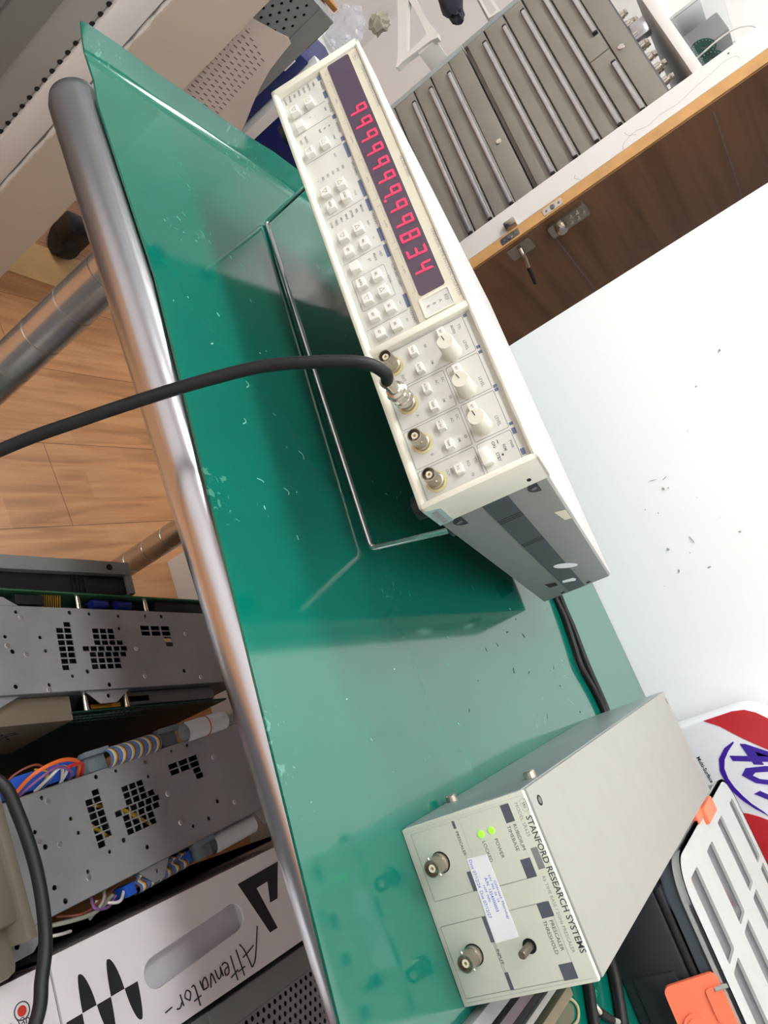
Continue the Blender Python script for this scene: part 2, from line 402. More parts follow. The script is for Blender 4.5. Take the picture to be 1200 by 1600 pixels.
# ------------------------------------------------------------------ bench
bench = thing('workbench', 'stainless steel workbench with rounded front rail and tubular legs', 'workbench', T((.4, .4, FZ)))
def BL(x, y, z): return (x-.4, y-.4, z-FZ)
B0 = T((-.4, -.4, -FZ))
obj('tabletop', box(NB(), -.225, -.007, -.04, 1.1, .79, -.002, .001, M=B0), M_steel, bench)
RY, RR = -.007, .0225
bm = NB(); lathe(bm, BL(-.243, RY, -RR-.001), (1, 0, 0), [(0, 0), (.008, .0008), (.015, .004), (.02, .010), (RR, .02), (RR, 1.352)], 40)
obj('front_rail', bm, M_steel, bench, 50, 'brushed round stainless front rail')
for lx, ly in ((-.112, .045), (-.112, .575), (1.0, .045), (1.0, .575)):
    prof = [(.0225, 0)]; h = .03
    while h < .79:
        prof += [(.0225, h), (.0214, h+.0006), (.0214, h+.0016), (.0225, h+.0022)]; h += .052
    prof += [(.0225, .81)]
    bm = NB(); lathe(bm, BL(lx, ly, FZ), (0, 0, 1), prof, 32)
    obj('leg', bm, M_legsteel, bench, 30)

# green mat, its left end curling up
bm = NB()
NY = 22
YQ = [0, .01, .025, .045, .07, .1, .14, .18, .22, .27, .33, .40, .46, .52, .58, .64, .70, .76, .82, .88, .93, .97, 1]
US = [1, .8, .62, .46, .32, .2, .1, 0]
XS_ = [-.25, -.23, -.2, -.15, -.1, -.06, -.02]+[.02+.04*i for i in range(28)]
NX = len(US)+len(XS_)-1
grid = []
for i in range(NX+1):
    row = []
    for j in range(NY+1):
        q = YQ[j]; y0 = .8*q
        cr = -.2625-.0085*min(1, y0/.13)
        if i < len(US):
            u = US[i]; rag = .002*math.sin(y0*55)+.003*math.sin(y0*23+1)+.0012*math.sin(y0*160)
            x = cr-u*(.013+.012*min(1, y0/.3)+rag); z = .0006+.0150*u**1.15; yf = -.0045-.011*u
        else:
            x = XS_[i-len(US)]; z = .0006; yf = -.0045 if x < -.22 else -.0095
            if x > -.02: yf = -.0095-(x+.02)*.098
        row.append(bm.verts.new((x, yf+(.7965-yf)*q, z)))
    grid.append(row)
for i in range(NX):
    for j in range(NY): bm.faces.new((grid[i][j], grid[i+1][j], grid[i+1][j+1], grid[i][j+1]))
geom = bmesh.ops.extrude_face_region(bm, geom=list(bm.faces))
for g in geom['geom']:
    if isinstance(g, bmesh.types.BMVert): g.co.z += .002
bmesh.ops.recalc_face_normals(bm, faces=bm.faces)
mt = thing('bench_mat', 'glossy green rubber mat covering the stainless bench, left end curled up', 'mat', T((.4, .4, 0)))
obj('sheet', bm, M_mat, mt, 60).matrix_parent_inverse = T((-.4, -.4, 0))
MT = .0026   # mat's top face
bm = NB()
def ribbon(bm, pts, w, z):
    P = spline([(a, b, 0) for a, b in pts], 6)
    for a, b in zip(P[:-1], P[1:]):
        d = (b-a).normalized(); n = Vector((-d.y, d.x, 0))*w/2
        vs = [bm.verts.new((p.x, p.y, z)) for p in (a+n, a-n, b-n, b+n)]
        bm.faces.new(vs)
for (a, b) in [((.06, .06), (.067, .058)), ((.12, .1), (.128, .103)), ((.1, .04), (.106, .036)), ((.155, .03), (.158, .036)), ((.16, .06), (.166, .063))]:
    ribbon(bm, [a, ((a[0]+b[0])/2, (a[1]+b[1])/2+.003), b], .0009, MT+.0002)
for i in range(46):
    x = random.uniform(-.1, .45); y = random.uniform(.0, .42)
    a = random.uniform(0, PI); L = random.uniform(.0008, .004)
    ribbon(bm, [(x, y), (x+L*math.cos(a), y+L*math.sin(a))], random.uniform(.0006, .0013), MT+.0002)
sc = obj('scratches', bm, M_scratch, mt, 0, 'pale scratches and nicks'); sc.matrix_parent_inverse = T((-.4, -.4, 0)); sc['kind'] = 'stuff'
bm = NB()
for i in range(16):
    x = random.uniform(.27, .42); y = random.uniform(.2, .5); a = random.uniform(0, PI); L = random.uniform(.002, .007)
    ribbon(bm, [(x, y), (x+L*math.cos(a), y+L*math.sin(a))], random.uniform(.0008, .002), MT+.0002)
sc = obj('stains', bm, M_grime, mt, 0, 'dark stain specks'); sc.matrix_parent_inverse = T((-.4, -.4, 0)); sc['kind'] = 'stuff'

# ------------------------------------------------------------------ frequency counter
W, H, D = .425, .089, .4632
MC = T((-.1420, .5422, .014)) @ RZ(-.10208) @ Matrix.Rotation(-.20631, 4, 'X') @ T((0, -D, 0))
ctr = thing('frequency_counter', 'wide cream bench frequency counter with red digit display, tilted up on its wire bail', 'frequency counter', MC)
# case
obj('case', box(NB(), .0025, .045, .001, W-.0025, D, H-.001, .0025), M_case, ctr)
# bezel
bm = NB(); B = .0022
box(bm, 0, 0, 0, W, .0462, .006, .0025); box(bm, 0, 0, .0845, W, .0462, H, .0025)
box(bm, 0, 0, 0, .0088, .0462, H, .0025); box(bm, W-.0055, 0, 0, W, .0462, H, .0025)
box(bm, .2892, .0005, .003, .2956, .03, .087, .0015)
box(bm, .004, .0075, .003, W-.003, .0455, H-.003)
obj('bezel', bm, M_cream, ctr)
PF = frame((0, .006, 0), (1, 0, 0), (0, 0, 1))          # panel plane, z of the frame points to the viewer (-y)
DF = frame((0, .0022, 0), (1, 0, 0), (0, 0, 1))
bm = NB(); box(bm, .0085, .006, .0058, .2894, .009, .0482, .0006); box(bm, .2954, .006, .0058, .4197, .009, .0847, .0006)
obj('control_panel', bm, M_panel, ctr)
bm = NB(); box(bm, .0085, .0022, .0478, .2894, .008, .0866, .0008)
obj('display_surround', bm, M_beige_strip, ctr)
bm = NB(); prism(bm, rrect(.0105, .0555, .268, .0766, .0022), .0006, DF); obj('display_window', bm, M_window, ctr)
# red seven segment digits
SEG = {'9': 'abcfg', '8': 'abcdefg', '3': 'abcdg', '4': 'bcfg'}
WF = frame((0, .0014, 0), (1, 0, 0), (0, 0, 1))
def digit(bm, ch, cx, cz, w=.0078, h=.0156, t=.00155):
    sl = .09
    def q(x, z): return (cx+x+(z)*sl, cz+z)
    hw, hh = w/2, h/2
    g = .0004
    S_ = {'a': [(-hw+g, hh), (hw-g, hh), (hw-t, hh-t), (-hw+t, hh-t)], 'd': [(-hw+t, -hh+t), (hw-t, -hh+t), (hw-g, -hh), (-hw+g, -hh)],
          'g': [(-hw+g, 0), (-hw+t, t/2), (hw-t, t/2), (hw-g, 0), (hw-t, -t/2), (-hw+t, -t/2)],
          'f': [(-hw, g), (-hw, hh-g), (-hw+t, hh-t), (-hw+t, t/2+g)], 'b': [(hw, g), (hw-t, t/2+g), (hw-t, hh-t), (hw, hh-g)],
          'e': [(-hw, -g), (-hw+t, -t/2-g), (-hw+t, -hh+t), (-hw, -hh+g)], 'c': [(hw, -g), (hw, -hh+g), (hw-t, -hh+t), (hw-t, -t/2-g)]}
    for s in SEG[ch]: prism(bm, [q(*p) for p in S_[s]], .0003, WF)
bm = NB()
for k, ch in enumerate('999999999834'): digit(bm, ch, .0727+.01575*k, .0662)
prism(bm, circ(.1731, .0586, .0011), .0003, WF)
obj('display_digits', bm, M_red, ctr, 0, 'lit red digits reading 9999999.99834')
# printing around the display
TM = frame((0, .0021, 0), (1, 0, 0), (0, 0, 1))
ink = NB()
text(ink, 'SRS', .0175, .0812, .0026, TM, 'CENTER'); 
for s, x, al in (('STANFORD RESEARCH SYSTEMS', .030, 'LEFT'), ('MODEL SR620', .140, 'LEFT'), ('UNIVERSAL TIME INTERVAL COUNTER', .2835, 'RIGHT')):
    text(ink, s, x, .0832, .0036 if al == 'LEFT' else .0038, TM, al)
outline(ink, .0135, .0792, .0215, .0834, .0003, TM)
for s, x in (('ks', .0175), ('s MHz', .0505), ('ms kHz', .0975), ('\u00b5s Hz', .144), ('ns mHz', .192), ('ps \u00b5Hz', .239)):
    text(ink, s, x, .0522, .0025, TM, 'CENTER')
for x0, x1 in ((.027, .0755), (.0785, .118), (.122, .166), (.173, .2125), (.2185, .262)):
    xm = (x0+x1)/2
    for a, b in ((x0, xm-.007), (xm+.007, x1)): prism(ink, rect(a, .0536, b, .0539), .0001, TM)
    for a in (x0, x1): prism(ink, rect(a-.00015, .0508, a+.00015, .0539), .0001, TM)
obj('display_lettering', ink, M_ink_light, ctr, 0)
bm = NB(); plate(bm, rrect(.2705, .0535, .2882, .0785, .0012), [rrect(.272, .055, .2867, .077, .001)], .0012, frame((0, .001, 0), (1, 0, 0), (0, 0, 1)))
obj('indicator_frame', bm, M_cream, ctr)
bm = NB(); box(bm, .2718, .0018, .0548, .2869, .0024, .0772); obj('indicator_panel', bm, M_panel, ctr)
ink = NB(); IM = frame((0, .0017, 0), (1, 0, 0), (0, 0, 1))
for s, z in (('REF', .0735), ('A', .0685), ('B', .0635), ('R', .0585)): text(ink, s, .2793, z, .0036, IM, 'CENTER')
obj('indicator_lettering', ink, M_ink, ctr, 0)
# printing on the control panel
tabs = NB(); ink = NB(); LM = frame((0, .0059, 0), (1, 0, 0), (0, 0, 1))
for a, b in ((.0092, .0145), (.029, .037), (.0585, .063), (.085, .0898), (.0925, .109), (.136, .154), (.157, .1698), (.1887, .202), (.2058, .2186), (.256, .2686)):
    obj('printed_tab', prism(NB(), rect(a, .0432, b, .0464), .00012, LM), M_tab, ctr, 0)
for a, b in ((.2968, .2993), (.3253, .3278), (.3298, .3322), (.3595, .3618), (.3625, .3648), (.3908, .393), (.3953, .400), (.4118, .4165)):
    obj('printed_tab', prism(NB(), rect(a, .0788, b, .0816), .00012, LM), M_tab, ctr, 0)
tabs.free()
for s, x in (('MODE', .0215), ('SOURCE', .0488), ('ARMING', .0738), ('GATE SAMPLE', .1225), ('DISPLAY', .179), ('SCOPE AND CHART', .2372), ('CONFIG', .2775)):
    text(ink, s, x, .0447, .0031, LM, 'CENTER', sx=1.0 if len(s) < 9 else .82)
for x in (.0392, .0572, .0914, .1552, .2045, .2702): prism(ink, rect(x-.00015, .0075, x+.00015, .0425), .0001, LM)
outline(ink, .2217, .0097, .253, .0386, .0003, LM); text(ink, 'SCALE', .2372, .0386, .0027, LM, 'CENTER')
def col(words, x, z1, z0):
    for i, s in enumerate(words): text(ink, s, x, z1+(z0-z1)*i/max(1, len(words)-1), .0028, LM, 'CENTER', bold=.01)
col(['TIME', 'WIDTH', 'TR/TF', 'FREQ', 'PER', 'PHASE', 'COUNT'], .0142, .0382, .009)
col(['A', 'B', 'REF'], .0665, .0382, .0288); col(['RATIO', 'EXT'], .0665, .0149, .0098)
text(ink, 'REM', .0475, .0402, .0022, LM, 'CENTER'); text(ink, '+', .0465, .0253, .003, LM, 'CENTER'); text(ink, '-', .048, .03, .003, LM, 'CENTER')
text(ink, '+TIME', .0805, .0385, .0021, LM, 'CENTER'); text(ink, 'EXT', .099, .0335, .0023, LM, 'CENTER')
col(['1E6', '1E5', '1E4', '1E3', '1E2', '1'], .1142, .0362, .0122); text(ink, 'GATE', .1455, .038, .0021, LM, 'CENTER')
col(['MEAN', 'REL', 'JITTER', 'MAX', 'MIN', 'TRIG', 'DVM'], .1627, .0384, .0101); text(ink, 'BUSY', .1795, .039, .0021, LM, 'CENTER')
text(ink, 'x1', .1947, .0388, .0023, LM, 'CENTER'); col(['HIST', 'MEAN', 'JIT'], .212, .0393, .0292)
text(ink, 'ms', .2612, .0397, .0021, LM, 'CENTER'); text(ink, 'SET', .278, .0397, .0022, LM, 'CENTER')
# input section
for x in (.3205, .3528, .3857): text(ink, 'LEVEL', x, .0727, .0032, LM, 'CENTER')
for s, x in (('EXT', .322), ('A', .355), ('B', .3877)): text(ink, s, x, .0214, .0033, LM, 'CENTER')
text(ink, 'REF', .4055, .0302, .0027, LM, 'CENTER'); text(ink, 'OUT', .4055, .0272, .0027, LM, 'CENTER')
for s, x, z in (('50', .3056, .045), ('1M', .3207, .0455), ('AUTO', .304, .0683), ('TTL', .3043, .0732), ('AC', .3373, .0432), ('DC', .3375, .048), ('1M', .353, .0432), ('50', .3529, .0485),
                ('AC', .370, .0434), ('DC', .3696, .0477), ('1M', .3862, .0431), ('50', .3859, .048), ('ECL', .4057, .043), ('TTL', .4056, .0482), ('1k', .4143, .0432), ('REM', .406, .070), ('PWR', .4058, .0752)):
    text(ink, s, x, z, .0028, LM, 'CENTER', bold=.01)
outline(ink, .2968, .0068, .3284, .0782, .0004, LM); 
for a, b in ((.3302, .3612), (.3628, .3938)):
    outline(ink, a, .0068, b, .0508, .0004, LM); outline(ink, a, .0525, b, .0782, .0004, LM)
outline(ink, .3955, .0068, .4188, .0508, .0004, LM); outline(ink, .3955, .0525, .4188, .0782, .0004, LM)
obj('panel_lettering', ink, M_ink, ctr, 0, 'grey printed lettering and outlines')
ink = NB(); text(ink, 'ON', .4008, .0637, .0032, LM, 'CENTER'); text(ink, 'STBY', .4105, .0637, .0032, LM, 'CENTER')
prism(ink, rect(.3985, .0668, .4015, .0673), .0001, LM); prism(ink, rect(.4095, .0664, .411, .0677), .0001, LM)
obj('power_lettering', ink, M_ink_dark, ctr, 0)
# push buttons
BT = [(33.4, 29.5, 'u'), (33.6, 14.9, 'd'), (52, 15, ''), (84.5, 29.7, 'u'), (84.4, 15, 'd'), (132.4, 30.2, 'u'), (132.2, 15.7, 'd'), (147, 30, 'START'), (147.8, 16, 'RESET'),
      (181.9, 30.6, 'u'), (181.7, 16.5, 'd'), (197.4, 30.8, 'REL'), (197.3, 16.8, 'SET'), (213.7, 16.9, ''), (231, 30.9, 'SEL'), (231, 17.1, 'AUTO'), (246.7, 31.2, 'u'), (246.5, 17.4, 'd'),
      (263, 31.5, 'SEL'), (263, 17.5, 'SET'), (279.8, 31, 'SEL'), (279.8, 17.6, 'SET')]
TOPF = .0004
for u, w, g in BT:
    u /= 1000; w /= 1000
    b = obj('button', box(NB(), u-.0042, .0004, w-.0039, u+.0042, .0066, w+.0039, .00035, 1, taper=.97), M_button, ctr)
    if g:
        bm = NB(); F = frame((u, TOPF, w), (1, 0, 0), (0, 0, 1))
        if g in 'ud':
            s = 1 if g == 'u' else -1
            tri = [(-.0024, -.0018*s), (.0024, -.0018*s), (0, .0024*s)]; tri2 = [(p[0]*.72, p[1]*.72-.0001*s) for p in tri]
            plate(bm, tri, [tri2], .0001, F)
        else: text(bm, g, 0, 0, .0026, F, 'CENTER', sx=.85, bold=.01)
        obj('button_mark', bm, M_ink_dark, b, 0)
for u, w, g in [(306.6, 35.8, 'TERM'), (322.4, 36, 'SLOPE'), (339.6, 35.2, 'AC/DC'), (354.9, 35.4, 'TERM'), (371.6, 35.2, 'AC/DC'), (387.5, 35.9, 'TERM'), (407.5, 36.1, 'ECL'), (303.8, 59.9, 'SET'), (336.8, 60.5, 'SET'), (369.6, 60.5, 'SET')]:
    u /= 1000; w /= 1000
    b = obj('button', box(NB(), u-.0037, .0008, w-.0029, u+.0037, .0066, w+.0029, .00035, 1, taper=.97), M_button, ctr)
    bm = NB(); text(bm, g, 0, 0, .0023, frame((u, .0008, w), (1, 0, 0), (0, 0, 1)), 'CENTER', sx=.85); obj('button_mark', bm, M_ink_dark, b, 0)
obj('power_switch', box(NB(), .4008, .0008, .0528, .4138, .0066, .0598, .0007), M_button, ctr)
for u, w, a in ((.3215, .0618, 190), (.354, .0616, 195), (.3847, .0619, 190)):
    bm = NB(); prof = [(.0072, 0), (.0072, .001), (.0066, .0014), (.0062, .0185), (.0057, .0195), (0, .0195)]
    lathe(bm, (u, .0062, w), (0, -1, 0), prof, 28)
    k = obj('level_knob', bm, M_knob, ctr, 30)
    bm = NB(); F = frame((u, -.01335, w), (1, 0, 0), (0, 0, 1)) @ RZ(math.radians(a)); prism(bm, rect(.0008, -.00035, .005, .00035), .0001, F); obj('pointer', bm, M_ink_dark, k, 0)
def bnc(parent, u, w, y0, L=.0185, r=.0052, m=None, ring=True, name='coaxial_socket'):
    m = m or M_nickel
    bm = NB()
    lathe(bm, (u, y0, w), (0, -1, 0), [(r*1.15, 0), (r*1.15, L*.2), (r, L*.22), (r, L), (r*.86, L), (r*.84, L*.55), (0, L*.55)], 28)
    for s in (0, PI):                                   # bayonet lugs
        c, d = math.cos(s+.4), math.sin(s+.4)
        cyl(bm, (u+c*r*.8, y0-L*.7, w+d*r*.8), (u+c*(r+.0011), y0-L*.7, w+d*(r+.0011)), .0009, 8)
    o = obj(name, bm, m, parent, 30)
    if ring:
        bm = NB(); lathe(bm, (u, y0+.0002, w), (0, -1, 0), [(r*1.12, 0), (r*1.5, 0), (r*1.5, .0012), (r*1.12, .0012), (r*1.12, 0)], 28); obj('washer', bm, M_ring, o, 30)
    bm = NB(); lathe(bm, (u, y0, w), (0, -1, 0), [(r*.46, L*.5), (r*.46, L*.93), (r*.2, L*.93), (r*.2, L*.7), (0, L*.7)], 18); obj('insulator', bm, M_ptfe, o, 30)
    bm = NB(); lathe(bm, (u, y0, w), (0, -1, 0), [(r*.13, L*.6), (r*.13, L*.9), (0, L*.92)], 10); obj('centre_pin', bm, M_gold, o, 30)
    return o
for u in (.3092, .3768, .4080): bnc(ctr, u, .0178, .006)
bnc(ctr, .3434, .0182, .006)
for x0, x1 in ((.0018, .003), (W-.003, W-.0018)):  # thin side plates, a darker grey than the case
    obj('side_panel', box(NB(), x0, .0465, .0015, x1, D-.001, H-.004, .0004), mat('darker side grey', rgb(124, 128, 125), .5, var=.02), ctr, label='darker grey side panel')
# side: charcoal band, cut outs, labels
XS = W-.0018
SF = frame((XS, 0, 0), (0, 1, 0), (0, 0, 1))            # frame z points out of the right side (+x)
bm = NB(); prism(bm, rect(.0458, .0345, .458, .0548), .0006, SF); obj('side_band', bm, M_strip, ctr)
for y0 in (.094, .182):
    for k in range(3): obj('band_groove', prism(NB(), rect(y0+k*.0045, .0345, y0+.0014+k*.0045, .0548), .0001, SF @ T((0, 0, .0006))), M_dark, ctr, 0)
def half(cx, cz, r): return [(cx+r*1.35*math.cos(PI*i/10), cz-.001-r*math.sin(PI*i/10)) for i in range(11)]
for y, z in ((.0565, .0785), (.058, .018)):
    bm = NB(); prism(bm, half(y, z, .0085), .0006, SF); obj('side_recess', bm, M_black, ctr)
    bm = NB(); cyl(bm, (XS+.0004, y, z-.005), (XS+.0012, y, z-.005), .0024, 14); obj('recess_screw', bm, M_zinc_dark, ctr)
bm = NB(); prism(bm, circ(.0325, .0745, .0032, 16, .0016), .0002, frame((W, 0, 0), (0, 1, 0), (0, 0, 1))); obj('bezel_slot', bm, M_dark, ctr)
bm = NB(); prism(bm, [(.005, .0012), (.0445, .0012), (.0445, .0125), (.012, .0125)], .0003, frame((W, 0, 0), (0, 1, 0), (0, 0, 1))); lb = obj('edge_sticker', bm, mat('sticker grey', rgb(150, 172, 172), .25, var=.15, scale=90), ctr, label='grey printed seal along the lower bezel edge')
bm = NB()
for i in range(9): prism(bm, rect(.013+i*.0033, .005, .0155+i*.0033, .0092), .0001, frame((W+.0003, 0, 0), (0, 1, 0), (0, 0, 1)))
obj('sticker_marks', bm, M_ink, lb, 0)
bm = NB(); prism(bm, [(.134, .0755), (.166, .0792), (.168, .0848), (.139, .0843)], .0002, SF); obj('tape', bm, M_ptfe, ctr, label='torn bit of pale tape')
bm = NB(); prism(bm, circ(0, 0, .0215, 20, .0062), .0003, SF @ T((.322, .053, .0006)) @ RZ(.45)); obj('oval_sticker', bm, M_white_label, ctr, label='white oval sticker across the dark band')
bm = NB(); prism(bm, [(.386, .038), (.396, .0372), (.404, .045), (.41, .05), (.402, .052), (.392, .05)], .0003, SF @ T((0, 0, .0006))); obj('torn_sticker', bm, M_white_label, ctr, label='torn scrap of white sticker')
bm = NB(); prism(bm, [(.372, .020), (.382, .0305), (.4, .0305), (.396, .021)], .0004, SF); prism(bm, circ(.4485, .0605, .004, 12, .0028), .0004, SF); prism(bm, circ(.45, .0275, .0036, 12, .0028), .0004, SF); obj('side_hole', bm, M_dark, ctr)
for u, y in ((.03, .425), (W-.03, .425), (.016, .034), (W-.016, .034)):
    bm = NB(); lathe(bm, (u, y, .0015), (0, 0, -1), [(.010, 0), (.009, .0115), (0, .0115)], 18); obj('foot', bm, M_rubber, ctr)
bm = NB(); box(bm, W-.022, .092, -.0055, W-.008, .106, .0012, .0015); obj('bail_hinge', bm, M_black, ctr); bm = NB(); box(bm, .008, .092, -.0055, .022, .106, .0012, .0015); obj('bail_hinge', bm, M_black, ctr)
# wire bail, built in the counter's own frame from its world path
MI = MC.inverted()
wz = MT+.0028
A0 = MC @ Vector((.012, .098, -.004)); A1 = MC @ Vector((W-.012, .098, -.004))
C0 = Vector((-.1715, .194, wz)); C1 = Vector((.2128, .148, .0087))
def lerp(a, b, t): return a+(b-a)*t
pts = [A0, lerp(A0, C0, .5), lerp(A0, C0, .88), lerp(A0, C0, .96), C0+(C1-C0)*.006+Vector((0, 0, .001)), C0+(C1-C0)*.03, lerp(C0, C1, .3), lerp(C0, C1, .7), C0+(C1-C0)*.97, C0+(C1-C0)*.994+Vector((0, 0, .001)), lerp(A1, C1, .96), lerp(A1, C1, .88), lerp(A1, C1, .5), A1]
bm = NB(); tube(bm, [MI @ p for p in pts], .0026, 12, 6); obj('wire_bail', bm, M_chrome, ctr, 60)

# ------------------------------------------------------------------ coax cable
PLU, PLW = .3434, .0182
cab = thing('coaxial_cable', 'thick black coaxial cable plugged into the counter and arching over the bench front', 'cable', MC @ T((PLU, -.03, PLW)))
CI = cab.matrix_world.inverted()
bm = NB()
lathe(bm, (0, .026, 0), (0, -1, 0), [(.0062, 0), (.0074, .0008), (.0074, .006), (.0066, .0068), (.0066, .009), (.0078, .0098), (.0078, .0145), (.0066, .0156), (.0066, .018), (.0046, .019), (.0046, .03), (.0052, .0305), (.0052, .034), (0, .034)], 28)
box(bm, -.0012, .0192, .0062, .0012, .0258, .0076, .0003); 
obj('plug', bm, M_bright, cab, 30, 'bright nickel bayonet plug')
P = [MC @ Vector((PLU, -.036, PLW)), MC @ Vector((PLU-.0005, -.047, PLW+.0025)), Vector((.1405, .002, .1325)), Vector((.129, -.014, .108)), Vector((.119, -.030, .080)), Vector((.114, -.047, .049)), Vector((.111, -.065, .016)), Vector((.108, -.088, -.029)), Vector((.107, -.115, -.081)),
     Vector((.12, -.17, -.17)), Vector((.18, -.21, -.25)), Vector((.25, -.17, -.26)), Vector((.285, -.105, -.215)), Vector((.300, -.087, -.2)), Vector((.325, -.079, -.2)), Vector((.359, -.075, -.2)), Vector((.388, -.076, -.2)), Vector((.410, -.080, -.2)), Vector((.427, -.087, -.2)), Vector((.449, -.097, -.2)), Vector((.49, -.13, -.21)), Vector((.53, -.19, -.25))]
bm = NB(); tube(bm, [CI @ p for p in P], .0044, 14, 8); obj('jacket', bm, M_cable, cab, 60)

# ------------------------------------------------------------------ rubidium time base box
PW, PH, PD = .1133, .0998, .4494
MP = T((.4261, .0550, MT)) @ RZ(.0035)
PH -= MT
pre = thing('timebase_instrument', 'warm grey box instrument with two coaxial sockets and a white calibration sticker', 'instrument', MP)
obj('cover', box(NB(), 0, .0049, .002, PW, PD, PH, .0012), M_presc, pre)
bm = NB(); box(bm, -.0006, .004, .001, .001, PD-.004, PH-.0035, .0004); obj('side_panel', bm, M_sidealu, pre)
obj('front_panel', box(NB(), 0, 0, .0, PW, .004, PH-.001, .0011), M_presc_face, pre)
F = frame((0, .0000, 0), (1, 0, 0), (0, 0, 1))
ink = NB()
kz = PH/.0998
def L2(x0, z0, x1, z1, w=.0004): outline(ink, x0, z0, x1, z1, w, F, .001)
L2(.004, .0455, .0498, .0835); L2(.0045, .006, .0488, .0412); L2(.0645, .0383, .1088, .0842); L2(.064, .0035, .1085, .0375)
outline(ink, .0025, .0018, PW-.0025, PH-.003, .0002, F, .001)
obj('printed_frame', ink, M_ink, pre, 0)
ink = NB()
for a, b, c, d in ((.0045, .0775, .0157, .0838), (.0383, .0768, .0498, .0838), (.0648, .0762, .0735, .0847), (.100, .0748, .1092, .0842), (.0045, .0398, .0095, .0418), (.0365, .0372, .0488, .0402), (.0642, .036, .08, .0386), (.0982, .0372, .1085, .0398)):
    obj('printed_block', prism(NB(), rect(a, b, c, d), .00012, F), M_tab2, pre, 0)
ink.free()
ink = NB()
text(ink, 'STANFORD RESEARCH SYSTEMS', .0150, .0934, .0057, F, sx=1.0, bold=.012)
text(ink, 'RUBIDIUM', .0172, .0822, .0034, F, sx=1.05); text(ink, 'TIMEBASE', .0172, .0778, .0034, F, sx=1.08)
text(ink, 'PRESCALER', .0752, .0812, .0034, F, sx=1.05); text(ink, 'THRESHOLD', .0748, .0768, .0034, F, sx=1.02)
text(ink, 'POWER', .0222, .0662, .0034, F, sx=1.05); text(ink, 'LOCKED', .0215, .0572, .0034, F, sx=1.02)
text(ink, 'PRESCALER', .0112, .0408, .0031, F); text(ink, 'INPUT', .0842, .0384, .0031, F, sx=1.05)
outline(ink, .0045, .0915, .0125, .0958, .0003, F); text(ink, 'SRS', .0085, .0937, .0026, F, 'CENTER')
obj('panel_lettering', ink, M_ink_dark, pre, 0, 'dark grey printed lettering')
ink = NB(); text(ink, 'MODEL SR625', .0055, .0888, .0033, F, sx=1.05); text(ink, 'Rb TIME BASE / 2GHz PRESCALER', .0505, .0876, .0031, F, sx=1.0)
prism(ink, rect(.0335, .0865, .0465, .0912), .0001, F)
obj('model_lettering', ink, M_ink, pre, 0)
for u, w in ((.0265, .0212), (.0846, .0206)):
    bm = NB(); prism(bm, circ(u, w, .0069, 28), .00015, F); obj('socket_hole', bm, M_dark, pre, 0)
    bnc(pre, u, w, .0, .0135, .0055, ring=False)
bm = NB(); prism(bm, circ(.0867, .061, .0046, 24), .00015, F); obj('shaft_hole', bm, M_dark, pre, 0)
bm = NB(); lathe(bm, (.0867, 0, .061), (0, -1, 0), [(.0027, 0), (.0027, .0125), (.0022, .0135), (0, .0135)], 18); obj('threshold_shaft', bm, mat('shaft steel', rgb(120, 114, 104), .4, .8), pre, 30)
for u, w in ((.017, .0657), (.0172, .0576)):
    bm = NB(); lathe(bm, (u, .0002, w), (0, -1, 0), [(.0022, 0), (.0022, .0008), (.0016, .0016), (0, .002)], 16); obj('status_lamp', bm, M_green_led, pre, 30, 'small lit green lamp')
bm = NB(); prism(bm, [(.0288, .0412), (.0809, .0391), (.0802, .0565), (.0296, .0562)], .0004, frame((0, -.0002, 0), (1, 0, 0), (0, 0, 1))); st = obj('calibration_sticker', bm, M_white_label, pre, 0, 'white calibration sticker printed in blue')
bm = NB(); F2 = frame((0, -.0006, 0), (1, 0, 0), (0, 0, 1)); rt = -.02
text(bm, 'Calibrated  Metrology', .0455, .0549, .0024, F2, rot=rt, sx=1.1); text(bm, 'S/N  066  06  19', .0415, .0523, .0023, F2, rot=rt, sx=1.1)
text(bm, 'A/N  1354000003', .0425, .0492, .0029, F2, bold=.008, rot=rt); text(bm, 'H/M  MP0', .0465, .0462, .0022, F2, rot=rt, sx=1.15)
text(bm, 'Date 07/12/24  Due 07/12/27', .0298, .0432, .0031, F2, rot=-.03, sx=.98)
obj('sticker_lettering', bm, M_blue_ink, st, 0)
for y, z in ((.065, .0088), (.045, .085)):
    bm = NB(); lathe(bm, (-.0004, y, z), (-1, 0, 0), [(.0042, 0), (.0042, .0042), (.0036, .005), (0, .005)], 18); obj('side_bolt', bm, M_nickel, pre, 30)
bm = NB(); prism(bm, circ(.0109, .0171, .0034, 18), .0002, T((0, 0, PH))); obj('screw_recess', bm, M_dark, pre, 0)
bm = NB(); cyl(bm, (.0109, .0171, PH-.001), (.0109, .0171, PH+.0003), .0022, 14); obj('cover_screw', bm, M_zinc_dark, pre)
bm = NB(); lathe(bm, (.0108, .442, PH-.0002), (0, 0, 1), [(.003, 0), (.003, .0016), (.002, .0022), (0, .0022)], 16); obj('cover_screw', bm, M_bright, pre)

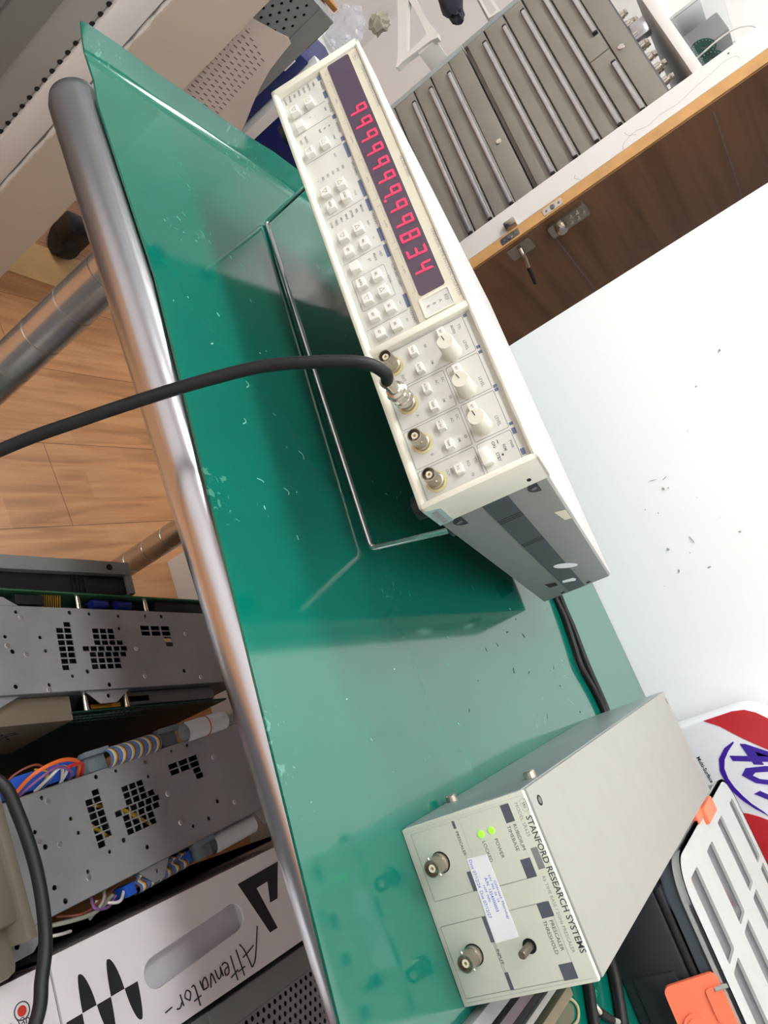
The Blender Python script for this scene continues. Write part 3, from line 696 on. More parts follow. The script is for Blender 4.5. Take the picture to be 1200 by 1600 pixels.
# ------------------------------------------------------------------ cables lying on the mat
def lead(name, label, pts, r, m, cat='cable', group=None):
    bm = NB(); tube(bm, pts, r, 10, 8); o = obj(name, bm, m, None, 60); tag(o, label, cat, group); return recenter(o)
zc = MT+.0044
lead('power_cord', 'black cord on the mat nearest the wall, from the counter towards the grey box', [(.215, .57, zc+.03), (.245, .585, zc+.006), (.28, .592, zc), (.318, .590, zc), (.368, .580, zc), (.425, .578, zc), (.47, .565, zc), (.53, .575, zc)], .0042, M_cable)
lead('signal_cable', 'thinner black cord bulging away from the wall cord behind the counter', [(.23, .565, zc+.02), (.262, .577, zc), (.30, .575, zc), (.34, .562, zc), (.366, .554, zc), (.40, .564, zc), (.43, .566, zc), (.47, .55, zc), (.52, .556, zc)], .0040, M_cable)
lead('power_cord', 'black cord on the mat nearest the grey box, right of it', [(.565, .245, zc), (.590, .236, zc), (.604, .228, zc), (.623, .214, zc), (.66, .19, zc), (.72, .16, zc)], .0045, M_cable)
lead('power_cord', 'black cord between the dark case and the thin grey probe', [(.565, .292, zc+.001), (.59, .290, zc+.001), (.617, .283, zc+.001), (.647, .260, zc+.001), (.69, .22, zc+.001), (.75, .18, zc+.001)], .0054, M_cable)
pr = thing('test_probe', 'thin grey probe lead with a metal tip between two black cords', 'probe', T((.63, .24, MT)))
bm = NB(); tube(bm, [(.006, .006, .004), (.02, .024, .004), (.06, .05, .004), (.1, .06, .004)], .0024, 10, 6); obj('lead_wire', bm, M_w_gy, pr)
bm = NB(); cyl(bm, (-.006, -.008, .004), (.007, .007, .004), .0034, 12); obj('grip', bm, M_rubber, pr)
bm = NB(); lathe(bm, (-.006, -.008, .004), (-.9, -.5, 0), [(.0024, 0), (.0022, .010), (.0008, .013), (.0006, .02), (0, .02)], 12); obj('tip', bm, M_bright, pr)
lead('loop_of_cord', 'beige loop of cord lying on the mat at the bottom of the photo', [(.59, .178, MT+.0012), (.597, .196, MT+.0012), (.606, .203, MT+.0012), (.612, .196, MT+.0012), (.612, .18, MT+.0012), (.62, .165, MT+.0012), (.64, .15, MT+.0012)], .0012, mat('beige cord', rgb(170, 160, 130), .6))
# metal bars stacked beside the grey box
BARS = [(.5445, .5545, .010, M_graypaint, 'dark grey metal bar on the mat, directly beside the grey box'), (.558, .5655, .011, mat('mauve bar', rgb(104, 96, 100), .4, .5), 'mauve grey bar lying second from the grey box'),
        (.567, .5725, .008, M_dark, 'thin black bar lying between two grey bars'), (.574, .579, .009, M_graylight, 'thin pale grey bar lying beside the black bar'), (.5845, .5925, .009, mat('khaki bar', rgb(140, 134, 112), .5, .3), 'khaki bar lying farthest from the grey box')]
for x0, x1, h, m, lab in BARS:
    o = obj('metal_bar', box(NB(), x0, -.03+(x0-.54)*.6, MT, x1, .165+(x0-.54)*.55, MT+h, .0008), m); tag(recenter(o), lab, 'metal bar', 'metal bars beside the grey box')

# ------------------------------------------------------------------ dark case, organizer, bottle
dc = thing('tool_case', 'flat black plastic case under the clear organizer box', 'case', T((.73, .46, MT)))
bm = NB(); box(bm, -.165, -.156, 0, .19, .215, .060, .003); box(bm, -.1, -.159, .012, -.02, -.155, .05, .001); box(bm, .0, -.159, .012, .1, -.155, .05, .001); obj('shell', bm, M_darkcase, dc)
bm = NB(); box(bm, -.165, -.154, .0605, .19, .215, .0672, .002); obj('lid', bm, M_darkcase, dc)
OX0, OX1, OY0, OY1, OZ0, OZ1 = .552, .80, .308, .645, .0702, .0905
og = thing('organizer_box', 'translucent compartment organizer box with orange latches on the black case', 'storage box', T((.676, .49, OZ0)))
def OM(): return T((-.676, -.49, -OZ0))
bm = NB(); plate(bm, rrect(OX0, OY0, OX1, OY1, .032, 6), [], .0015, OM() @ T((0, 0, OZ0+.0015)))
plate(bm, rrect(OX0, OY0, OX1, OY1, .032, 6), [rrect(OX0+.0018, OY0+.0018, OX1-.0018, OY1-.0018, .03, 6)], OZ1-OZ0-.003, OM() @ T((0, 0, OZ1-.003)))
obj('tub', bm, M_frost, og, 40)
rows = [(.329, .377), (.416, .465), (.505, .550), (.598, .638)]
bm = NB()
for a, b in zip(rows[:-1], rows[1:]): y = (a[1]+b[0])/2; box(bm, OX0+.003, y-.0008, OZ0+.0016, OX1-.003, y+.0008, OZ1-.007, M=OM())
for x in (.6485, .7215): box(bm, x-.0008, OY0+.003, OZ0+.0016, x+.0008, OY1-.003, OZ1-.007, M=OM())
obj('divider', bm, M_frost, og, 0)
holes = []
for i, (a, b) in enumerate(rows):
    xs = [(.572+.003*(i % 2), .645), (.652, .718), (.725, .79)]
    for x0, x1 in xs: holes.append(rrect(x0, a+.004, x1, b-.009, .003))
bm = NB(); plate(bm, rrect(OX0-.003, OY0-.003, OX1+.003, OY1+.003, .035, 6), holes, .003, OM() @ T((0, 0, OZ1)))
plate(bm, rrect(OX0-.003, OY0-.003, OX1+.003, OY1+.003, .035, 6), [rrect(OX0, OY0, OX1, OY1, .032, 6)], .007, OM() @ T((0, 0, OZ1)))
lid = obj('lid', bm, M_frost_rib, og, 40)
bm = NB()
for i, (a, b) in enumerate(rows): box(bm, .57, a+.002, OZ1-.0042, .794, b-.007, OZ1-.0032, M=OM())
obj('lid_window', bm, M_clear, lid, 0)
# big front latch hanging open, hinge along the lid edge
LF = T((-.676, -.49, -OZ0)) @ frame((.636, .302, .086), (1, 0, 0), Vector((0, -.31, -.95)))
bm = NB(); prism(bm, rrect(0, 0, .075, .046, .006), .004, LF); prism(bm, rrect(.010, .003, .036, .014, .003), .0014, LF @ T((0, 0, -.0014))); prism(bm, circ(.034, .032, .0105, 24), .0014, LF @ T((0, 0, -.0014))); prism(bm, circ(.034, .032, .007, 20), .0022, LF @ T((0, 0, -.0022)))
prism(bm, rrect(.048, .006, .070, .040, .004), .0012, LF @ T((0, 0, -.0012)))
la = obj('latch', bm, M_orange, og, 40, 'large orange latch hanging open')
bm = NB()
for x in (.012, .050): cyl(bm, LF @ Vector((x, -.005, -.001)), LF @ Vector((x, .006, -.001)), .0018, 10)
obj('hinge_pin', bm, M_graylight, la)
bm = NB(); box(bm, OX0-.008, .462, OZ1-.018, OX0+.009, .515, OZ1+.005, .002, M=OM()); box(bm, OX0-.012, .435, OZ1-.014, OX0+.001, .465, OZ1+.002, .0015, M=OM())
obj('latch', bm, M_orange, og, 40, 'small orange latch at the left end')
for k, (x, y) in enumerate(((.592, .52), (.612, .524), (.628, .518), (.668, .522), (.69, .518))):
    bm = NB(); tube(bm, [(x, y, OZ0+.006), (x+.008, y+.006, OZ0+.010), (x+.016, y, OZ0+.006), (x+.012, y-.006, OZ0+.008)], .0016, 8, 5)
    o = obj('metal_hook', bm, M_zinc_dark); tag(recenter(o), 'small dark bent metal hook inside the clear organizer box', 'hook', 'metal hooks in the organizer')
bm = NB(); box(bm, .575, .500, OZ0+.0018, .79, .552, OZ0+.0045, .0005); o = obj('foam_strip', bm, M_pinkpart); tag(recenter(o), 'pale pink strip lying in one row of the organizer box', 'foam strip')

bt = thing('cleaner_bottle', 'white and red cleaner bottle marked 409 standing against the wall', 'bottle', T((.61, .745, MT)))
FY = .712
out = [(.487, .002), (.487, .122), (.490, .138), (.498, .151), (.511, .163), (.53, .177), (.552, .192), (.572, .209), (.588, .228), (.595, .25), (.595, .275), (.641, .275), (.641, .25), (.648, .228), (.66, .209), (.68, .192), (.705, .177), (.722, .163), (.732, .14), (.733, .12), (.733, .002)]
BF = frame((-.61, FY+.072-.745, -MT), (1, 0, 0), (0, 0, 1))
bm = NB(); prism(bm, out, .072, BF)
ed = [e for e in bm.edges if len(e.link_faces) == 2 and abs(e.verts[0].co.y-e.verts[1].co.y) < 1e-6 and e.calc_face_angle(0) > 1.2]
bmesh.ops.bevel(bm, geom=ed, offset=.007, segments=4, profile=.5, affect='EDGES')
obj('bottle_body', bm, M_bottle, bt, 45)
bm = NB(); lathe(bm, (.618-.61, FY+.036-.745, .275-MT), (0, 0, 1), [(.022, 0), (.022, .025), (.02, .027), (0, .027)], 24); obj('cap', bm, M_redl, bt)
BF = frame((-.61, FY-.745, -MT), (1, 0, 0), (0, 0, 1))
def bf(poly, h=.0005): prism(bm, poly, h, BF)
bm = NB()
bf([(.4895, .082), (.4895, .122), (.4925, .137), (.5005, .149), (.5125, .160), (.532, .174), (.553, .188), (.574, .205), (.64, .206), (.66, .204), (.68, .188), (.705, .173), (.722, .158), (.729, .14), (.70, .165), (.66, .178), (.62, .178), (.585, .168), (.565, .154), (.548, .141), (.526, .119), (.503, .099)])
bf([(.6125, .077), (.615, .083), (.622, .094), (.63, .104), (.66, .122), (.729, .13), (.729, .05), (.66, .055)])
obj('red_label', bm, M_redl, bt, 0, 'red label bands above and below the number')
bm = NB()
t409 = NB(); text(t409, '409', 0, 0, .096, Matrix.Identity(4), th=.0008, bold=.016, sx=.62)
bmesh.ops.transform(t409, matrix=BF @ T((.534, .121, .0002)) @ Matrix(((1, .33, 0, 0), (.16, 1.0, 0, 0), (0, 0, 1, 0), (0, 0, 0, 1))), verts=t409.verts)
merge(bm, t409)
bf([(.5255, .106), (.530, .092), (.541, .079), (.556, .0732), (.571, .0735), (.585, .077), (.597, .083), (.611, .093), (.624, .105), (.618, .102), (.605, .0925), (.593, .0865), (.580, .0815), (.567, .0790), (.554, .0802), (.544, .0855), (.535, .095), (.5275, .106)], .0006)
obj('number_lettering', bm, M_purple, bt, 0, 'violet 409 lettering and swoosh')
bm = NB(); text(bm, 'Multi-Surface Cleaner', .5305, .0545, .0068, BF, th=.0006, bold=.02, rot=.08); bf([(.548, .0478), (.62, .0535), (.62, .0555), (.548, .0488)], .0005); obj('label_lettering', bm, M_marker, bt, 0)

# ------------------------------------------------------------------ equipment standing on the floor under the bench front
TOP = .45                                                       # top above the floor
def M1ab(x, y): return (x-(.078+.083*(y-.081)), y)
VENT = []
pa, pb = .0073, .0103
def cell(a, b, w=.0092, h=.0060): VENT.append(rect(a, b, a+h, b+w))
for i in range(7):
    if i < 7: cell(.0243+pa*i, .1400)
    if i < 6: cell(.0243+pa*i, .1503)
cell(.0170, .1505)
midrows = [(.187, 3), (.187, 3), (.187, 4), (.170, 6), (.178, 5), (.178, 4), (.178, 4)]
for i, (b0, n) in enumerate(midrows):
    for k in range(n): cell(.0243+pa*i, b0+.0106*k)
for k in range(3): cell(.0195, .258+.0165*k, .0145); cell(.0268, .258+.0165*k, .0145)
cell(.0341, .2925, .0125); cell(.0414, .2935, .0125)
HP = [(.113, .079), (.117, .119), (.13, .085), (.133, .123), (.168, .083), (.171, .121), (.165, .151), (.162, .171), (.181, .197), (.098, .228), (.114, .226), (.178, .314), (.19, .292), (.188, .266), (.1, .27), (.102, .296), (.09, .161), (.0875, .152), (.086, .095), (.093, .187), (.187, .065), (.184, .09)]
def chassis(name, label, M, a_w, b0, b1, tabs):
    t = thing(name, label, 'instrument chassis', M)
    outer = rect(0, b0, a_w, b1)
    hs = list(VENT)
    for x, y in HP:
        a, b = M1ab(x, y)
        if .004 < a < a_w-.004: hs.append(circ(a, b, .0027 if y % .002 > .001 else .0022, 10))
    bm = NB(); plate(bm, outer, hs, .0015, T((0, 0, TOP)))
    for tb in tabs: plate(bm, tb, [circ(sum(p[0] for p in tb)/len(tb), sum(p[1] for p in tb)/len(tb), .0026, 10)], .0015, T((0, 0, TOP-.004)))
    obj('top_plate', bm, M_zinc, t, 30)
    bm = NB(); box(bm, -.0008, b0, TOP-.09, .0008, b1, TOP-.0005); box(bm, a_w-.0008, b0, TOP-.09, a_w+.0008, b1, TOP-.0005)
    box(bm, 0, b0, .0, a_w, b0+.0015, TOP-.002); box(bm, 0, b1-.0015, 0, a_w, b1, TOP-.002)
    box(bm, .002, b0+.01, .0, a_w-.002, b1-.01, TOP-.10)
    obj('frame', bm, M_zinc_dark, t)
    for a, b in ((.012, .1), (.05, .245), (.085, .25), (.03, .33), (.09, .34), (.095, .12), (.055, .10), (.045, .08)):
        bm = NB(); lathe(bm, (a, b, TOP), (0, 0, 1), [(.0032, 0), (.0026, .0008), (0, .001)], 12); obj('rivet', bm, M_handle, t)
    return t
# chassis with circuit boards on both flanks
A1 = math.atan(-.083)
c1 = chassis('instrument_chassis', 'zinc instrument chassis with circuit boards on both flanks, left of the wired one', T((.078-.083*(-.081), 0, FZ)) @ RZ(A1), .098, -.12, .42, [[(.097, .166), (.113, .184), (.113, .206), (.097, .229)], [(-.001, .02), (-.012, .03), (-.012, .085), (-.001, .104)], [(.097, -.02), (.115, .0), (.115, .055), (.097, .092)]])
bm = NB(); box(bm, .1185, .150, TOP-.28, .1205, .385, TOP-.008); obj('circuit_board', bm, M_pcb, c1)
bm = NB(); F = frame((.1206, 0, TOP), (0, 1, 0), (0, 0, 1))
for i in range(16): prism(bm, rect(.155+i*.0062, -.024, .159+i*.0062, -.021), .0002, F); prism(bm, rect(.158+i*.005, -.034, .161+i*.005, -.031), .0002, F)
for i in range(22): prism(bm, rect(.16+i*.0055, -.045, .1632+i*.0055, -.0435), .0002, F); prism(bm, rect(.2+i*.007, -.018, .2018+i*.007, -.014), .0002, F)
prism(bm, rrect(.366, -.016, .376, -.010, .002), .0002, F)
obj('board_print', bm, M_silk, c1, 0)
bm = NB(); box(bm, -.0215, -.1, TOP-.2, -.0197, .41, TOP-.002); obj('circuit_board', bm, M_pcb_edge, c1)
for b, z in ((.17, -.012), (.225, -.012)):
    bm = NB(); cyl(bm, (.098, b, TOP+z), (.1185, b, TOP+z), .0036, 12); obj('standoff', bm, M_bright, c1)
for b in (.18, .28):
    bm = NB(); cyl(bm, (-.021, b, TOP-.008), (0, b, TOP-.008), .0036, 12); obj('standoff', bm, M_bright, c1)
for b in (.2, .235):
    bm = NB(); cyl(bm, (-.011, b, TOP-.011), (-.011, b+.022, TOP-.011), .006, 16); cyl(bm, (-.011, b-.008, TOP-.011), (-.011, b+.03, TOP-.011), .0008, 8); obj('capacitor', bm, M_bluecap, c1, label='blue tubular capacitor')
bm = NB()
for i in range(9): cyl(bm, (-.018, .134+i*.0028, TOP-.006), (-.004, .134+i*.0028, TOP-.009), .0008, 6)
box(bm, .112, .175, TOP-.02, .117, .215, TOP-.01); box(bm, .105, .23, TOP-.016, .112, .26, TOP-.012)
obj('contact_pins', bm, M_gold, c1)
bm = NB(); box(bm, .099, .225, TOP-.03, .1165, .37, TOP-.012, .003); obj('heat_sink', bm, M_zinc_dark, c1)
bm = NB(); box(bm, -.017, .1, TOP-.05, -.005, .135, TOP-.005, .001); obj('relay_block', bm, M_black, c1); bm = NB(); box(bm, -.018, .295, TOP-.03, -.003, .38, TOP-.006, .001); obj('relay_block', bm, M_black, c1)
bm = NB(); box(bm, .099, -.11, TOP-.13, .127, .152, TOP-.012, .0015); cv = obj('side_cover', bm, M_tan, c1)
bm = NB(); tube(bm, [(.1272, .082, TOP-.052), (.1272, .09, TOP-.045), (.1272, .083, TOP-.04), (.1272, .078, TOP-.046), (.1272, .088, TOP-.055), (.1272, .09, TOP-.062), (.1272, .08, TOP-.06)], .0006, 6, 5); tube(bm, [(.1272, .097, TOP-.066), (.1272, .096, TOP-.042), (.1272, .106, TOP-.044), (.1272, .098, TOP-.053), (.1272, .110, TOP-.066)], .0006, 6, 5); obj('cover_scribble', bm, M_marker, cv, 0)
# chassis with ribbon cables
A2 = math.atan(.058)
c2 = chassis('instrument_chassis', 'zinc instrument chassis with rainbow ribbon cables and loose wires, next to the white carton', T((.292+.058*.081-.002, -.019, FZ)) @ RZ(A2), .112, .027, .44, [[(.001, .03), (-.012, .048), (-.016, .03), (-.016, .0), (.001, .0)], [(.111, .178), (.130, .196), (.130, .21), (.111, .225)], [(.111, .0), (.133, .02), (.133, .05), (.111, .078)], [(.001, .37), (-.015, .38), (-.015, .40), (.001, .41)], [(.111, .37), (.13, .38), (.13, .40), (.111, .41)]])
stripe = [M_w_bl, M_w_bl, M_ribw, M_w_ye, M_w_br, M_w_bl]
def ribbon_arc(parent, prof, b0, b1, n, mats):
    """n coloured strands side by side along b, following profile (a,z,db)"""
    P = spline([(a, 0, z) for a, z in prof], 5)
    bm = NB(); w = (b1-b0)/n
    for k in range(n):
        rows_ = []
        for p in P:
            rows_.append([bm.verts.new((p.x, b0+w*k+w*f, p.z+hz)) for f, hz in ((0, 0), (.25, .0006), (.75, .0006), (1, 0))])
        for r0, r1 in zip(rows_[:-1], rows_[1:]):
            for i in range(3):
                f = bm.faces.new((r0[i], r0[i+1], r1[i+1], r1[i])); f.material_index = k % len(mats)
    return obj('ribbon_cable', bm, mats, parent, 60, 'rainbow striped flat ribbon cable')
ribbon_arc(c2, [(.002, TOP-.004), (-.002, TOP+.006), (-.010, TOP+.010), (-.018, TOP+.004), (-.022, TOP-.012), (-.021, TOP-.04)], .178, .252, 36, stripe)
ribbon_arc(c2, [(.111, TOP-.02), (.117, TOP-.006), (.121, TOP-.012), (.127, TOP-.006), (.133, TOP-.012), (.133, TOP-.04)], .178, .25, 36, stripe)
for a0, a1, bb in ((-.022, -.001, .158), (-.022, -.001, .264), (.113, .132, .262)):
    bm = NB(); box(bm, a0, bb, TOP-.05, a1, bb+.024, TOP-.004, .001); box(bm, a0-.001, bb-.004, TOP-.01, a0+.005, bb+.028, TOP+.002, .001); cyl(bm, ((a0+a1)/2, bb+.012, TOP-.004), ((a0+a1)/2, bb+.012, TOP-.0035), .0014, 10)
    obj('connector_block', bm, M_clip, c2)
for a0, bb in ((-.02, .166), (.117, .246), (.119, .164)):
    bm = NB(); box(bm, a0, bb, TOP-.03, a0+.012, bb+.012, TOP-.009, .001); obj('plug_body', bm, M_bluecon, c2, label='bright blue plug body')
def roll(parent, ca, cz, r, b0, b1):
    bm = NB(); K = 22
    for rr, s in ((r, 1), (r-.0012, -1)):
        rings = [[bm.verts.new((ca+rr*math.cos(2*PI*i/K), b, cz+rr*.85*math.sin(2*PI*i/K))) for i in range(K)] for b in (b0, b1)]
        for i in range(K): bm.faces.new((rings[0][i], rings[0][(i+1) % K], rings[1][(i+1) % K], rings[1][i]))
    return obj('rolled_flat_cable', bm, M_ribw, parent, 60, 'white flat cable rolled into a loop')
rl = roll(c2, -.010, TOP+.001, .012, .297, .367); roll(c2, .124, TOP-.012, .0115, .295, .368)
bm = NB(); tube(bm, [(-.010+.0125*math.cos(a), .333, TOP+.001+.0107*math.sin(a)) for a in [i*PI/8 for i in range(17)]], .0006, 6, 2); obj('tie', bm, M_w_re, rl)
WR = [(M_w_or, [(-.004, .073, TOP-.01), (-.016, .085, TOP+.012), (-.02, .11, TOP+.022), (-.014, .135, TOP+.014), (-.002, .147, TOP-.01)], .0021),
      (M_w_re, [(-.012, .12, TOP+.018), (-.012, .14, TOP+.012), (-.001, .151, TOP-.008)], .002),
      (M_w_pu, [(-.002, .078, TOP-.012), (-.010, .09, TOP+.008), (-.016, .11, TOP+.014), (-.008, .13, TOP+.006), (-.0015, .136, TOP-.01)], .0017),
      (M_w_wh, [(-.002, .098, TOP-.012), (-.010, .105, TOP+.008), (-.015, .118, TOP+.01), (-.002, .128, TOP-.01)], .0018),
      (M_w_wh, [(-.0015, .126, TOP-.01), (-.012, .125, TOP+.008), (-.018, .118, TOP+.002)], .0017),
      (M_w_ye, [(-.004, .105, TOP-.01), (-.014, .1, TOP+.012), (-.021, .09, TOP+.008)], .0012),
      (M_w_br, [(-.012, .062, TOP-.01), (-.022, .07, TOP+.006), (-.024, .09, TOP+.014), (-.012, .106, TOP+.004), (-.003, .108, TOP-.01)], .0012),
      (M_w_bl, [(-.02, .115, TOP-.01), (-.01, .108, TOP+.008), (-.002, .104, TOP-.01)], .0013),
      (M_w_gy, [(.113, .06, TOP-.03), (.122, .085, TOP-.012), (.128, .12, TOP-.008), (.122, .15, TOP-.014)], .0022),
      (M_w_wh, [(.118, .05, TOP-.03), (.13, .08, TOP-.014), (.134, .10, TOP-.02)], .0016), (M_w_br, [(.116, .09, TOP-.02), (.124, .11, TOP-.008), (.12, .14, TOP-.012), (.115, .165, TOP-.02)], .0015),
      (M_w_pu, [(.113, .125, TOP-.012), (.124, .12, TOP-.004), (.13, .14, TOP-.012), (.124, .155, TOP-.016)], .0016), (M_w_gy, [(.112, .14, TOP-.01), (.122, .13, TOP-.003), (.132, .118, TOP-.014)], .0018), (M_w_wh, [(.12, .13, TOP-.015), (.13, .15, TOP-.008), (.124, .165, TOP-.015)], .0017)]
for m, pts, r in WR:
    bm = NB(); tube(bm, pts, r, 8, 6); obj('wire', bm, m, c2, 60)
bm = NB(); box(bm, -.022, .075, TOP-.04, -.004, .15, TOP-.012, .001); obj('plug_body', bm, M_bluecon, c2)
bm = NB()
for m_, a, b in ((0, .04, .14), (0, .05, .20), (0, .06, .21)):
    tube(bm, [(.03, b-.03, TOP-.03), (a, b, TOP-.018), (a+.03, b+.04, TOP-.03)], .002, 8, 5)
obj('inner_wire', bm, M_w_ye, c2, 60)
# beige front moulding of the second chassis
bm = NB(); box(bm, .02, -.05, TOP-.12, .10, .022, TOP+.040, .006); box(bm, .095, -.05, TOP-.15, .140, .020, TOP+.022, .008); box(bm, -.01, .017, TOP-.2, .118, .0265, TOP+.047, .002); box(bm, .04, -.06, TOP-.2, .09, -.03, TOP+.05, .006)
bz = obj('front_moulding', bm, M_beige_plastic, c2, label='aged beige plastic front moulding')
bm = NB()
for a in (.03, .06): lathe(bm, (a, .008, TOP+.04), (0, 0, 1), [(.003, 0), (.0025, .001), (0, .0012)], 12)
obj('moulding_screw', bm, M_nickel, bz)
# grey amplifier with a black finned top, left of the chassis
am = thing('rack_amplifier', 'grey framed unit with black finned top beside the circuit board', 'instrument', T((.014, .0, FZ)) @ RZ(-.05))
bm = NB(); box(bm, .002, -.1, 0, .020, .282, .432, .001); box(bm, .002, .276, 0, .046, .285, .43, .001); obj('frame', bm, M_graypaint, am)
bm = NB(); box(bm, .0205, -.1, .1, .045, .2755, .425, .001)
for b in (.09, .195, .2, .205, .212): box(bm, .021, b, .425, .0445, b+.002, .4265)
obj('finned_panel', bm, M_black, am)
bm = NB(); lathe(bm, (.011, .25, .432), (0, 0, 1), [(.0042, 0), (.0042, .0012), (0, .0018)], 16); obj('screw', bm, M_dark, am)
# cartons
def carton(name, label, x0, y0, x1, y1, M=None, slot=None):
    t = thing(name, label, 'carton', T(((x0+x1)/2, (y0+y1)/2, FZ)))
    X = T((-(x0+x1)/2, -(y0+y1)/2, 0))
    bm = NB(); box(bm, x0, y0, 0, x1, y1, TOP-.0035, 0, M=X) if not slot else None
    if slot:
        for a, b, c, d in ((x0, y0, x0+.003, y1), (x1-.003, y0, x1, y1), (x0, y0, x1, y0+.003), (x0, y1-.003, x1, y1)): box(bm, a, b, 0, c, d, TOP-.0035, M=X)
        box(bm, x0, y0, 0, x1, y1, TOP-.12, M=X)
    obj('carton_side', bm, M_carton_edge, t)
    bm = NB(); plate(bm, rect(x0, y0, x1, y1), [slot] if slot else [], .003, X @ T((0, 0, TOP)))
    obj('carton_top', bm, M_carton, t)
    return t, X
c_ = (.476+.507)/2
SLOT = []
for i in range(9): a = PI+PI*i/8; SLOT.append((.4915+.0148*math.cos(a+PI/2)*0+.0148*math.cos(PI*i/8+PI) , .155+.0148*math.sin(PI*i/8+PI)))
for i in range(9): SLOT.append((.4835+.0148*math.cos(PI*i/8), .274+.0148*math.sin(PI*i/8)))
ca, X = carton('shipping_carton', 'white carton marked with black wave and handwriting, slotted hand hole on top', .434, .049, .546, .60, slot=SLOT)
bm = NB(); box(bm, .470, .138, TOP-.016, .512, .294, TOP-.014, M=X); box(bm, .470, .138, TOP-.016, .4715, .294, TOP-.0035, M=X); box(bm, .5105, .138, TOP-.016, .512, .294, TOP-.0035, M=X); box(bm, .470, .138, TOP-.016, .512, .1395, TOP-.0035, M=X); box(bm, .470, .2925, TOP-.016, .512, .294, TOP-.0035, M=X)
obj('hand_hole_cup', bm, mat('cup plastic', rgb(226, 226, 232), .25, var=.03), ca)
bm = NB(); F = X @ T((0, 0, TOP))
prism(bm, [(.453, .293), (.451, .368), (.489, .349), (.489, .335), (.466, .341), (.467, .32), (.518, .335), (.518, .321)], .0003, F)
obj('printed_mark', bm, M_marker, ca, 0, 'black angular printed mark')
bm = NB()
def lobe(y0, y1, xp, yp):
    pts = []
    for i in range(9):
        s = i/8; pts.append((.49+(xp-.49)*math.sin(PI/2*s)**.9, y0+(yp-y0)*s**1.3*.97))
    for i in range(8, -1, -1):
        s = i/8; pts.append((.49+(xp-.49)*math.sin(PI/2*s)**.9, y1+(yp-y1)*s**1.3*.97+0.0001))
    prism(bm, pts, .0003, F)
lobe(.069, .084, .459, .0735); lobe(.1005, .116, .459, .1055); lobe(.0845, .100, .522, .0955); lobe(.1165, .132, .522, .1265); lobe(.052, .0685, .522, .064)
obj('printed_wave', bm, M_marker, ca, 0, 'black printed zigzag wave')
bm = NB()
HF = X @ T((0, 0, TOP+.0002)) @ frame((.508, .292, 0), (0, -1, 0), (1, 0, 0))   # reads towards -y, letter tops towards +x
def pen(pts, r=.00075): tube(bm, [HF @ Vector((a, b, .0002)) for a, b in pts], r, 6, 4)
pen([(-.012, -.004), (.004, .024), (.012, .031)]); pen([(.013, .031), (.017, .012), (.022, .003)]); pen([(.002, .012), (.012, .015), (.022, .017)])   # A
pen([(.027, .034), (.029, .006)]); pen([(.023, .026), (.034, .027)]); pen([(.038, .034), (.039, .008)]); pen([(.034, .025), (.046, .028)])      # tt
pen([(.046, .016), (.052, .018), (.052, .023), (.047, .022), (.046, .014), (.05, .011), (.054, .012)])                                          # e
pen([(.056, .022), (.057, .012), (.058, .019), (.063, .022), (.065, .012)])                                                                     # n
pen([(.068, .024), (.071, .013), (.076, .025)])                                                                                                 # v/u
pen([(.085, .023), (.079, .022), (.08, .013), (.085, .016), (.086, .023), (.088, .013)])                                                        # a
pen([(.095, .034), (.096, .015), (.1, .014)]); pen([(.091, .026), (.101, .027)])                                                                # t
pen([(.106, .024), (.103, .018), (.107, .014), (.111, .019), (.106, .024)])                                                                     # o
pen([(.115, .025), (.116, .014)]); pen([(.116, .021), (.12, .025), (.124, .024)])                                                               # r
pen([(.129, .02), (.138, .021)])
obj('handwriting', bm, M_marker, ca, 60, 'black handwriting reading Attenuator')
cb, X = carton('shipping_carton', 'white carton with a red ringed dot beside the beige moulding', .438, -.20, .56, .0465)
bm = NB(); F = X @ T((0, 0, TOP)); prism(bm, circ(.4635, .0155, .0042, 20), .0003, F); obj('printed_dot', bm, mat('red print', rgb(206, 62, 44), .6), cb, 0)
bm = NB(); plate(bm, circ(.4635, .0155, .0074, 24), [circ(.4635, .0155, .0064, 24)], .0003, F @ T((0, 0, .0003))); text(bm, 'anaug(e)', .473, .034, .0095, F @ T((0, 0, .0002)) @ frame((.473, .034, 0), (0, -1, 0), (1, 0, 0)) @ T((-.473, -.034, 0)), th=.0003); obj('printed_ring', bm, M_ink_dark, cb, 0)
# unit with perforated grille right of the carton
pg = thing('perforated_unit', 'grey equipment case with a perforated round-hole grille right of the white carton', 'equipment case', T((.65, .35, FZ)))
X = T((-.65, -.35, 0))
bm = NB(); GO = rect(.552, .12, .78, .62)
plate(bm, GO, [rrect(.580, .22, .74, .44, .004)], .002, X @ T((0, 0, TOP-.004)))
box(bm, .552, .12, 0, .5545, .62, TOP-.0055, M=X); box(bm, .552, .12, 0, .78, .1225, TOP-.0055, M=X); box(bm, .552, .12, 0, .78, .62, TOP-.06, M=X); box(bm, .552, .205, TOP-.004, .578, .45, TOP-.001, .001, M=X)
obj('housing', bm, M_graypaint, pg)
hs = []
for i in range(17):
    for j in range(21): 
        a = .586+i*.0088; b = .228+j*.0098+(.0049 if i % 2 else 0)
        if b < .435: hs.append(circ(a, b, .0029, 10))
bm = NB(); plate(bm, rrect(.578, .218, .742, .442, .004), hs, .0012, X @ T((0, 0, TOP-.008))); obj('grille', bm, M_zinc, pg, 30)
bm = NB(); box(bm, .575, .215, TOP-.058, .745, .445, TOP-.03, M=X); obj('grille_backing', bm, M_dark, pg)

